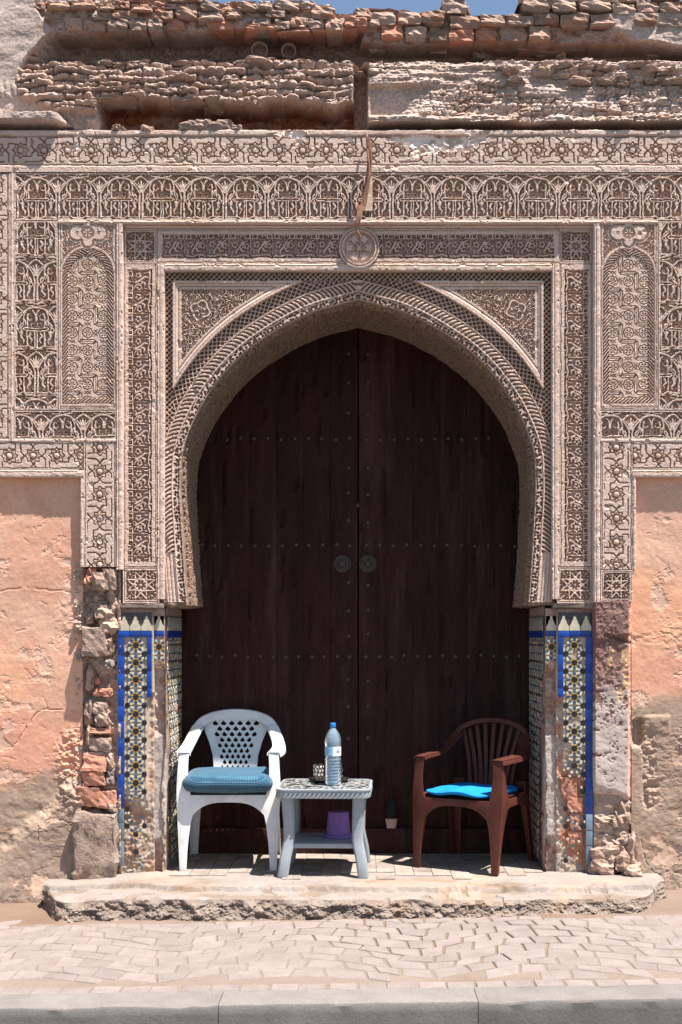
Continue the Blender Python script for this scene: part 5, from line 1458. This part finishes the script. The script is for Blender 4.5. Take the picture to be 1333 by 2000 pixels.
        for r_ in range(rowsn):
            za, zb_ = z0 + ph * r_, z0 + ph * (r_ + 1)
            e = .90
            if r_ % 2 == 0:
                nc = 6; ed = np.linspace(-e, e, nc + 1)
            else:
                h_ = 2 * e / 6; ed = np.array([-e, -e + h_ / 2, -e + 1.5 * h_, -e + 2.5 * h_, -e + 3.5 * h_, -e + 4.5 * h_, -e + 5.5 * h_, e])
            for k in range(len(ed) - 1):
                full_ = (ed[k + 1] - ed[k]) > .22
                cell(ed[k], ed[k + 1], za, zb_, full_)
            cell(-1.06, -e, za, zb_, False); cell(e, 1.06, za, zb_, False)
        cell(-1.06, 1.06, z1, z1 + .018, False); cell(-1.06, 1.06, z0 - .04, z0, False)
        me = bpy.data.meshes.new('backrest'); me.from_pydata(V, [], F); setcol(me, None)
        sp = link('backrest', me, t, mat, False)
        for m in (-1, 1):
            zl = np.linspace(.40, .79, 16)
            A = [(m * (sw(z) * 1.05), sy(z, sw(z)), z) for z in zl]; Bq = [(m * (sw(z) * 1.05 + .020), sy(z, sw(z)) - .001, z) for z in zl]
            part('backrest_rim', t, [sheet(A, Bq, .010, m)], mat)
    else:
        for k in range(7):
            u = (k - 3) / 3.0
            zl = np.linspace(.41, .815 - .035 * u * u, 10)
            A = [(u * np.interp(z, [.41, .6, .82], [.085, .115, .175]) - .0125, sy(z, 0) + .006 * abs(u) - .002, z) for z in zl]
            Bq = [(p[0] + .025, p[1], p[2]) for p in A]
            part('back_slat', t, [sheet(A, Bq, .007, 1)], mat)
        for m in (-1, 1):
            zl = np.linspace(.41, .79, 10)
            A = [(m * np.interp(z, [.41, .6, .8], [.118, .140, .196]), sy(z, 0) + .004, z) for z in zl]; Bq = [(p[0] + m * .022, p[1] - .004, p[2]) for p in A]
            part('back_slat', t, [sheet(A, Bq, .007, m)], mat)
    # seat
    gx_, gy_ = np.meshgrid(np.linspace(-1, 1, 25), np.linspace(-1, 1, 21))
    X_ = gx_ * (.262 - .035 * (gy_ + 1) / 2) ; Y_ = gy_ * .235; Z_ = .418 + .010 * gx_ ** 2 - .012 * (1 - gx_ ** 2) * np.clip(gy_ + .3, 0, 1) - .012 * sst(-.86, -1, gy_)
    top_ = np.stack([X_, Y_, Z_], -1).reshape(-1, 3); bot = top_.copy(); bot[:, 2] -= .007
    idx = np.arange(25 * 21).reshape(21, 25); ring = np.concatenate([idx[0], idx[1:, -1], idx[-1, -2::-1], idx[-2:0:-1, 0]]); n0 = len(top_)
    q = grid_quads(21, 25)[:, ::-1]; q = np.concatenate([q, q[:, ::-1] + n0, np.stack([ring, np.roll(ring, -1), np.roll(ring, -1) + n0, ring + n0], -1)])
    link('seat', mesh_np('seat', np.concatenate([top_, bot]), q, None, True), t, mat, False)
    # aprons
    xa = np.linspace(-.205, .205, 25)
    A = [(x, -.247 + .0 * x, .412) for x in xa]; Bq = [(x, -.250, .372 - .085 * abs(x / .205) ** 3.2) for x in xa]
    Cq = [(x, -.222, .376 - .085 * abs(x / .205) ** 3.2) for x in xa]
    part('apron', t, [sheet(A, Bq, .006, 1), sheet(Bq, Cq, .005, 1)], mat)
    for m in (-1, 1):
        ya = np.linspace(-.19, .20, 14)
        A = [(m * .262, y, .415) for y in ya]; Bq = [(m * .266, y, .368 - .05 * abs((y - .005) / .195) ** 3) for y in ya]
        part('apron', t, [sheet(A, Bq, .006, m)], mat)
    return t
MAT['white_plastic'] = plain_mat('white_plastic', (.70, .70, .70), .38, .45, .04, 6, 0, .08, 90, dirt=(.48, .42, .36), dirtamt=.45)
MAT['brown_plastic'] = plain_mat('brown_plastic', (.085, .025, .017), .5, .22, .12, 7, 0, .1, 90, dirt=(.13, .05, .036), dirtamt=.5)
MAT['grey_plastic'] = plain_mat('blue_grey_plastic', (.27, .305, .335), .42, .45, .06, 8, 0, .08, 90, dirt=(.33, .34, .34), dirtamt=.35)
wc = make_chair('plastic_chair', (-.708, .335, ZP), R(1), 'white plastic armchair with a pierced lattice back and a blue knitted cushion', 'lattice', MAT['white_plastic'])
bc = make_chair('plastic_chair', (.645, .27, ZP), R(-30), 'brown plastic armchair with a slatted back, turned towards the small table', 'slats', MAT['brown_plastic'], .95)

# cushions
def cushion(name, loc, rz, sx, sy_, sz, n, mat, wr=.006, seed=0, sag=0.0, droop=0.0, cuts=14):
    bm = bmesh.new(); bmesh.ops.create_cube(bm, size=2); bmesh.ops.subdivide_edges(bm, edges=bm.edges[:], cuts=cuts, use_grid_fill=True)
    co = np.array([v.co[:] for v in bm.verts])
    # rounded in plan (power n) and pillow-like in section
    r2 = (np.abs(co[:, 0]) ** n + np.abs(co[:, 1]) ** n + np.abs(co[:, 2]) ** 2.6) ** (1 / n)
    p = co / np.maximum(r2, .001)[:, None]
    pin = 1 - .35 * np.maximum(np.abs(p[:, 0]), np.abs(p[:, 1])) ** 6
    p[:, 2] *= pin
    d = fbm3(p * 2.2 + seed, 3, seed) - .5
    p = p * np.array([sx / 2, sy_ / 2, sz / 2])
    p[:, 2] += d * wr * 2 + sag * np.cos(p[:, 0] / sx * 2 * math.pi * 1.5) * (p[:, 1] < 0) - droop * np.clip(-p[:, 1] / sy_ * 2 - .75, 0, 1) ** 1
    for v, q in zip(bm.verts, p): v.co = q
    me = bpy.data.meshes.new(name); bm.to_mesh(me); bm.free(); setcol(me, None); me.shade_smooth()
    o = link(name, me, None, mat); o.location = loc; o.rotation_euler = (0, 0, rz)
    return o
def knit_mat():
    m, nt, b, L = mk('blue_knit'); N = nt.nodes
    tc = N.new('ShaderNodeTexCoord')
    sep = N.new('ShaderNodeSeparateXYZ'); L.new(tc.outputs['Object'], sep.inputs[0])
    def math_(op, a, b_=None):
        n = N.new('ShaderNodeMath'); n.operation = op
        for i, x in enumerate((a, b_)):
            if x is None: continue
            if isinstance(x, (int, float)): n.inputs[i].default_value = x
            else: L.new(x, n.inputs[i])
        return n.outputs[0]
    v = math_('SUBTRACT', sep.outputs['Z'], sep.outputs['Y'])
    fr = 2 * math.pi / .017
    a = math_('SINE', math_('MULTIPLY', math_('ADD', sep.outputs['X'], v), fr)); c = math_('SINE', math_('MULTIPLY', math_('SUBTRACT', sep.outputs['X'], v), fr))
    k = math_('ADD', math_('MULTIPLY', math_('MULTIPLY', a, c), .5), .5)
    rp_ = N.new('ShaderNodeValToRGB'); rp_.color_ramp.elements[0].position = .55; rp_.color_ramp.elements[0].color = (.011, .066, .125, 1)
    rp_.color_ramp.elements[1].position = .95; rp_.color_ramp.elements[1].color = (.075, .21, .30, 1)
    L.new(k, rp_.inputs[0])
    n2 = N.new('ShaderNodeTexNoise'); n2.inputs['Scale'].default_value = 9; L.new(tc.outputs['Object'], n2.inputs['Vector'])
    r2 = N.new('ShaderNodeMapRange'); r2.inputs[3].default_value = .75; r2.inputs[4].default_value = 1.25; L.new(n2.outputs[0], r2.inputs[0])
    sc = N.new('ShaderNodeVectorMath'); sc.operation = 'SCALE'; L.new(rp_.outputs[0], sc.inputs[0]); L.new(r2.outputs[0], sc.inputs['Scale'])
    L.new(sc.outputs[0], b.inputs['Base Color']); b.inputs['Roughness'].default_value = .9; b.inputs['Sheen Weight'].default_value = .2
    bp = N.new('ShaderNodeBump'); bp.inputs['Strength'].default_value = .8; bp.inputs['Distance'].default_value = .004; L.new(k, bp.inputs['Height']); L.new(bp.outputs[0], b.inputs['Normal'])
    return m
MAT['knit'] = knit_mat()
MAT['blue_cloth'] = plain_mat('bright_blue_cloth', (.008, .21, .58), .85, .2, .1, 20, 0, .3, 260)
o = cushion('seat_cushion', (-.712, .29, ZP + .474), R(1), .505, .51, .112, 7, MAT['knit'], .006, 3); tag(o, 'thick blue knitted cushion on the white plastic chair', 'cushion')
bx_, by_ = .645, .27; a_ = R(-30)
def bl(x, y): return (bx_ + (x * math.cos(a_) - y * math.sin(a_)) * .95, by_ + (x * math.sin(a_) + y * math.cos(a_)) * .95)
cxy = bl(0, -.02)
o = cushion('seat_cushion', (*cxy, ZP + .421), a_, .42, .44, .034, 6, MAT['blue_cloth'], .010, 8, .006, .0); tag(o, 'thin bright blue cushion on the brown plastic chair', 'cushion')

# ------------------------------------------------------------------ small table
def marble():
    m, nt, b, L = mk('speckled_table_top'); N = nt.nodes
    tc = N.new('ShaderNodeTexCoord'); vo = N.new('ShaderNodeTexVoronoi'); vo.inputs['Scale'].default_value = 60; L.new(tc.outputs['Object'], vo.inputs['Vector'])
    no = N.new('ShaderNodeTexNoise'); no.inputs['Scale'].default_value = 48; no.inputs['Detail'].default_value = 5; no.inputs['Distortion'].default_value = 1.5; L.new(tc.outputs['Object'], no.inputs['Vector'])
    mx = N.new('ShaderNodeMixRGB'); mx.inputs[0].default_value = .55; L.new(vo.outputs['Color'], mx.inputs[1]); L.new(no.outputs[0], mx.inputs[2])
    bw = N.new('ShaderNodeRGBToBW'); L.new(mx.outputs[0], bw.inputs[0])
    rp_ = N.new('ShaderNodeValToRGB'); e = rp_.color_ramp.elements; e[0].position = .45; e[0].color = (.018, .018, .02, 1); e[1].position = .56; e[1].color = (.42, .42, .42, 1)
    L.new(bw.outputs[0], rp_.inputs[0]); L.new(rp_.outputs[0], b.inputs['Base Color']); b.inputs['Roughness'].default_value = .22
    return m
MAT['marble'] = marble()
tb = empty('side_table', (-.178, .115, ZP), R(-2), 'small blue grey plastic side table with a speckled black and white top', 'table')
def rr_pts(hx, hy, r, n=6):
    out = []
    for cx, cy, a0 in ((hx - r, hy - r, 0), (-hx + r, hy - r, 90), (-hx + r, -hy + r, 180), (hx - r, -hy + r, 270)):
        for k in range(n + 1):
            a = R(a0 + 90 * k / n); out.append((cx + r * math.cos(a), cy + r * math.sin(a)))
    return out
def stack(levels):
    """rounded-rectangle loft: (hx, hy, r, z)"""
    V, F = [], []; n = 28
    for hx, hy, r, z in levels: V += [(x, y, z) for x, y in rr_pts(hx, hy, r)]
    for i in range(len(levels) - 1):
        for k in range(n): F.append((i * n + k, i * n + (k + 1) % n, (i + 1) * n + (k + 1) % n, (i + 1) * n + k))
    F += [tuple(range(n))[::-1], tuple((len(levels) - 1) * n + k for k in range(n))]
    return V, F
TT_ = .47
part('table_rim', tb, [stack([(.236, .236, .05, TT_ - .052), (.246, .246, .055, TT_ - .050), (.248, .248, .056, TT_ - .014), (.252, .252, .058, TT_ - .010), (.252, .252, .058, TT_ - .003), (.247, .247, .056, TT_), (.240, .240, .052, TT_), (.239, .239, .052, TT_ - .003)])], MAT['grey_plastic'], 0, 30)
part('table_top', tb, [stack([(.2385, .2385, .051, TT_ - .004), (.2385, .2385, .051, TT_ - .0015)])], MAT['marble'], 0)
# braided relief round the rim
zig = []
per = rr_pts(.2485, .2485, .056, 6); per.append(per[0]); cum = [0]
for i in range(len(per) - 1): cum.append(cum[-1] + math.hypot(per[i + 1][0] - per[i][0], per[i + 1][1] - per[i][1]))
nb = 76; V, F = [], []
for k in range(nb):
    s0 = cum[-1] * k / nb
    quad = []
    for ds, dz in ((0, -.044), (.010, -.044), (.024, -.020), (.014, -.020)):
        s_ = (s0 + ds) % cum[-1]; quad.append((float(np.interp(s_, cum, [p[0] for p in per])), float(np.interp(s_, cum, [p[1] for p in per])), TT_ + dz))
    b = len(V)
    V += quad + [(q[0] * 1.011, q[1] * 1.011, q[2]) for q in quad]
    F += [(b + 4, b + 5, b + 6, b + 7)] + [(b + i, b + (i + 1) % 4, b + 4 + (i + 1) % 4, b + 4 + i) for i in range(4)]
part('rim_braid', tb, [(V, F)], MAT['grey_plastic'], 0)
for mx_ in (-1, 1):
    for my_ in (-1, 1):
        lv = []
        for z, off, hw in ((0, .212, .028), (.01, .212, .030), (.10, .200, .031), (.165, .186, .031), (.20, .181, .030), (.28, .182, .031), (.40, .188, .034), (.455, .192, .036)):
            lv.append((z, off, hw))
        V, F = [], []
        for z, off, hw in lv:
            for k in range(10):
                a = 2 * math.pi * k / 10 + math.pi / 10
                ex_ = 2.6
                ca, sa = math.cos(a), math.sin(a)
                V.append((mx_ * off + hw * math.copysign(abs(ca) ** (2 / ex_), ca), my_ * off + hw * .9 * math.copysign(abs(sa) ** (2 / ex_), sa), z))
        for i in range(len(lv) - 1):
            for k in range(10): F.append((i * 10 + k, i * 10 + (k + 1) % 10, (i + 1) * 10 + (k + 1) % 10, (i + 1) * 10 + k))
        F += [tuple(range(10))[::-1], tuple((len(lv) - 1) * 10 + k for k in range(10))]
        part('leg', tb, [(V, F)], MAT['grey_plastic'], 0, 28)
part('shelf', tb, [stack([(.188, .188, .02, .150), (.190, .190, .022, .153), (.190, .190, .022, .172), (.187, .187, .02, .175)])], MAT['grey_plastic'], 0, 30)

# ------------------------------------------------------------------ things on and under the table
def lathe(name, prof, parent, mat, loc=None, n=32, smooth=50, world=False):
    V, F = [], []
    for r, z in prof:
        for k in range(n): V.append((r * math.cos(2 * math.pi * k / n), r * math.sin(2 * math.pi * k / n), z))
    for i in range(len(prof) - 1):
        for k in range(n): F.append((i * n + k, i * n + (k + 1) % n, (i + 1) * n + (k + 1) % n, (i + 1) * n + k))
    o = link(name, pyd(name, V, F, None, smooth), parent, mat, world)
    if loc is not None: o.location = loc
    return o
def glass_mat(name, c, ior=1.45, rough=.02, alpha=None):
    m, nt, b, L = mk(name)
    b.inputs['Base Color'].default_value = (*c, 1); b.inputs['Transmission Weight'].default_value = 1; b.inputs['IOR'].default_value = ior; b.inputs['Roughness'].default_value = rough
    return m
MAT['pet'] = glass_mat('clear_bottle_plastic', (.72, .88, 1.0), 1.30, .04)
MAT['pet'].node_tree.nodes['Principled BSDF'].inputs['Transmission Weight'].default_value = .84  # diffuse pale blue share stands in for sunlight scattered by the ribs
MAT['water'] = glass_mat('water', (.96, .985, 1.0), 1.33, 0.0)
MAT['glass'] = glass_mat('tea_glass', (.97, .97, .96), 1.45, .01)
MAT['cap'] = plain_mat('blue_cap_plastic', (.01, .17, .52), .35, .5, .03)
MAT['label_blue'] = plain_mat('bottle_label_blue', (.24, .46, .66), .5, .4, .05)
MAT['label_white'] = plain_mat('bottle_label_white', (.72, .78, .82), .5, .4, .03)
MAT['ink'] = plain_mat('label_ink', (.02, .06, .16), .5, .4, .03)
zt2 = ZP + TT_ - .0015
bo = empty('water_bottle', (-.136, .06, zt2 + .0005), R(0), 'clear plastic water bottle with blue cap and blue and white label', 'bottle')
prof = [(.0, .006), (.018, .004), (.034, .0), (.041, .006), (.043, .014)]
z = .018
while z < .150:
    prof += [(.0435, z), (.0435, z + .008), (.0412, z + .0115), (.0412, z + .0135)]; z += .0165
prof += [(.0415, .155), (.0430, .158), (.0430, .212), (.0442, .218), (.0442, .236), (.0425, .252), (.036, .274), (.026, .292), (.0165, .304), (.0140, .308), (.0140, .324)]
inner = [(max(r - .0009, .0), z + .0009) for r, z in prof][::-1]
lathe('bottle_body', prof + [(.0125, .324)] + inner[:], bo, MAT['pet'], n=36)
wat = [(0, .0085)] + [(max(r - .0016, .0), z + .002) for r, z in prof[1:] if z < .232] + [(.0426, .238), (0, .238)]
lathe('water', wat, bo, MAT['water'], n=36)
cap_p = [(.0, .336), (.0135, .336), (.0152, .334), (.0154, .318), (.0154, .312), (.0145, .311), (.0145, .325), (0, .325)]
lathe('cap', cap_p, bo, MAT['cap'], n=24)
def arc_sheet(name, r, z0_, z1_, a0, a1, mat, parent, n=20):
    V, F = [], []
    for k in range(n + 1):
        a = a0 + (a1 - a0) * k / n
        for rr_ in (r, r + .0004):
            for z_ in (z0_, z1_): V.append((rr_ * math.cos(a), rr_ * math.sin(a), z_))
    for k in range(n):
        b = k * 4; c = b + 4
        F += [(b, c, c + 1, b + 1), (b + 2, b + 3, c + 3, c + 2), (b, b + 2, c + 2, c), (b + 1, c + 1, c + 3, b + 3)]
    F += [(0, 1, 3, 2), (n * 4, n * 4 + 2, n * 4 + 3, n * 4 + 1)]
    return link(name, pyd(name, V, F, None, 40), parent, mat, False)
lab = arc_sheet('label', .0433, .160, .210, R(-205), R(-88), MAT['label_blue'], bo)
arc_sheet('label_panel', .0433, .160, .210, R(-88), R(155), MAT['label_white'], bo, 30)
for a0_, w_, z_, h_ in ((-62, 4, .178, .010), (-56, 4, .178, .016), (-50, 5, .178, .008), (-43, 3, .178, .012), (-38, 4, .178, .007), (-66, 6, .166, .002), (-56, 16, .166, .002), (-52, 5, .196, .010), (-48, 4, .194, .006)):
    arc_sheet('label_mark', .0438, z_, z_ + h_, R(a0_), R(a0_ + w_), MAT['ink'], bo, 3)
for z_ in (.166, .172, .198): arc_sheet('label_mark', .0438, z_, z_ + .0018, R(-128), R(-98), MAT['label_white'], bo, 6)
MAT['tray'] = plain_mat('dark_tray_metal', (.05, .045, .04), .3, .5, .1, 12, .5)
ty = (-.162, .24)
o = lathe('tea_tray', [(0, .0035), (.088, .0035), (.098, .006), (.112, .016), (.114, .0165), (.114, .0145), (.10, .003), (.09, .0), (0, .0)], None, MAT['tray'], (*ty, zt2 + .0006), 40)
tag(o, 'small dark round tray under the two tea glasses', 'tray')
gp = [(0, .010), (.021, .008), (.024, .012), (.0255, .035), (.0285, .09), (.0292, .092), (.0300, .090), (.0275, .04), (.026, .010), (.024, .001), (0, .0)]
for (dx, dy, lb) in ((-.058, .0, 'clear tea glass with an engraved band on the tray, clear of the bottle'), (.052, .005, 'clear tea glass on the tray, half hidden behind the water bottle')):
    g_ = empty('tea_glass', (ty[0] + dx, ty[1] + dy, zt2 + .0045), 0, lb, 'glass', 'tea glasses on the tray')
    lathe('glass_wall', gp, g_, MAT['glass'], n=28)
    if dx < 0:
        MAT['etch'] = plain_mat('etched_glass_pattern', (.66, .62, .57), .6, .4, .2, 40)
        for zc_, hh_ in ((.030, .010), (.052, .010), (.074, .010)):
            for k in range(9):
                a = 2 * math.pi * k / 9 + zc_ * 40; r_ = .0262 + (zc_ - .03) * .055 + .0010
                arc_sheet('etched_flower', r_, zc_, zc_ + hh_, a, a + .38, MAT['etch'], g_, 3)
    else:
        lathe('tea', [(0, .0115), (.0235, .0125), (.0238, .03), (0, .03)], g_, MAT['water'], n=24)
MAT['purple'] = plain_mat('purple_plastic', (.20, .095, .32), .45, .4, .06, 10)
o = lathe('plastic_pot', [(0, .140), (.052, .140), (.056, .138), (.066, .022), (.068, .018), (.079, .015), (.080, .002), (.076, .0), (.070, .012), (.064, .020), (.054, .134), (0, .136)], None, MAT['purple'], (-.108, .145, ZP + .1755), 36)
tag(o, 'purple plastic pot turned upside down on the lower shelf of the table', 'pot')
# cup and brush on the door threshold
MAT['beige'] = plain_mat('beige_ceramic', (.45, .31, .25), .55, .4, .08, 20)
MAT['black'] = plain_mat('black_bristle', (.012, .011, .011), .8, .3, .2, 60, 0, .5, 300)
ux, uy = PX(765, .62), DOOR - .03
o = lathe('cup', [(0, .004), (.030, .004), (.041, .055), (.043, .056), (.044, .054), (.033, .0), (0, .0)], None, MAT['beige'], (ux, uy - .006, ZP + .1505), 28)
o.scale = (.82, .50, 1); tag(o, 'beige cup standing on the dark door threshold', 'cup')
br = empty('brush', (ux, uy - .006, ZP + .156), 0, 'black round brush standing in the beige cup', 'brush')
lathe('bristles', [(0, .0), (.020, .002), (.030, .05), (.036, .075), (.035, .12), (.024, .15), (.010, .165), (0, .165)], br, MAT['black'], n=20).scale = (.85, .5, 1)
lathe('handle', [(0, .15), (.008, .15), (.007, .23), (.010, .245), (0, .25)], br, MAT['black'], n=12)

# ------------------------------------------------------------------ broken wooden strip and cable hanging over the friezes
MAT['oldwood'] = rough_mat('splintered_wood', (.30, .155, .10), (.22, .11, .075), 20, .85, .6, 60, .004, .2, 80, attr=False)
hc = empty('hanging_strip', P(716, 270, -.05), 0, 'broken brown wooden strip and cable hanging down over the carved friezes', 'strip')
A = [P(716, 268, -.055), P(719, 300, -.06), P(718, 330, -.05), P(712, 365, -.045), P(708, 398, -.05), P(704, 412, -.055)]
Bq = [P(724, 270, -.06), P(727, 302, -.066), P(726, 332, -.058), P(722, 366, -.052), P(716, 400, -.056), P(712, 415, -.06)]
v, f = sheet(cr(A, 5), cr(Bq, 5), .012); link('wood_splinter', pyd('wood_splinter', v, f, None, 40, .002), hc, MAT['oldwood'])
A = [P(697, 402, -.062), P(698, 425, -.070), P(694, 445, -.066)]; Bq = [P(709, 402, -.066), P(706, 428, -.074), P(699, 446, -.068)]
v, f = sheet(cr(A, 5), cr(Bq, 5), .010); link('wood_splinter', pyd('wood_splinter', v, f, None, 40, .002), hc, MAT['oldwood'])
pts = cr([P(717, 262, -.03), P(719, 300, -.072), P(721, 340, -.075), P(712, 380, -.07), P(703, 410, -.072), P(697, 430, -.078), P(697, 448, -.070), P(702, 460, -.060), P(704, 470, -.045)], 6)
link('cable', tube_mesh('cable', pts, .0065, 8), hc, MAT['oldwood'])
pts = cr([P(640, 470, -.0), P(690, 455, -.04), P(706, 440, -.055)], 4)
X, Y = gxy(712, 372, 733, 412); H = .006 + .003 * (fbm(X / 8, Y / 8, 3, 3) - .5)
relief('plaster_patch', gate, 711, 345, 728, 412, OUT, H, MAT['stucco'])
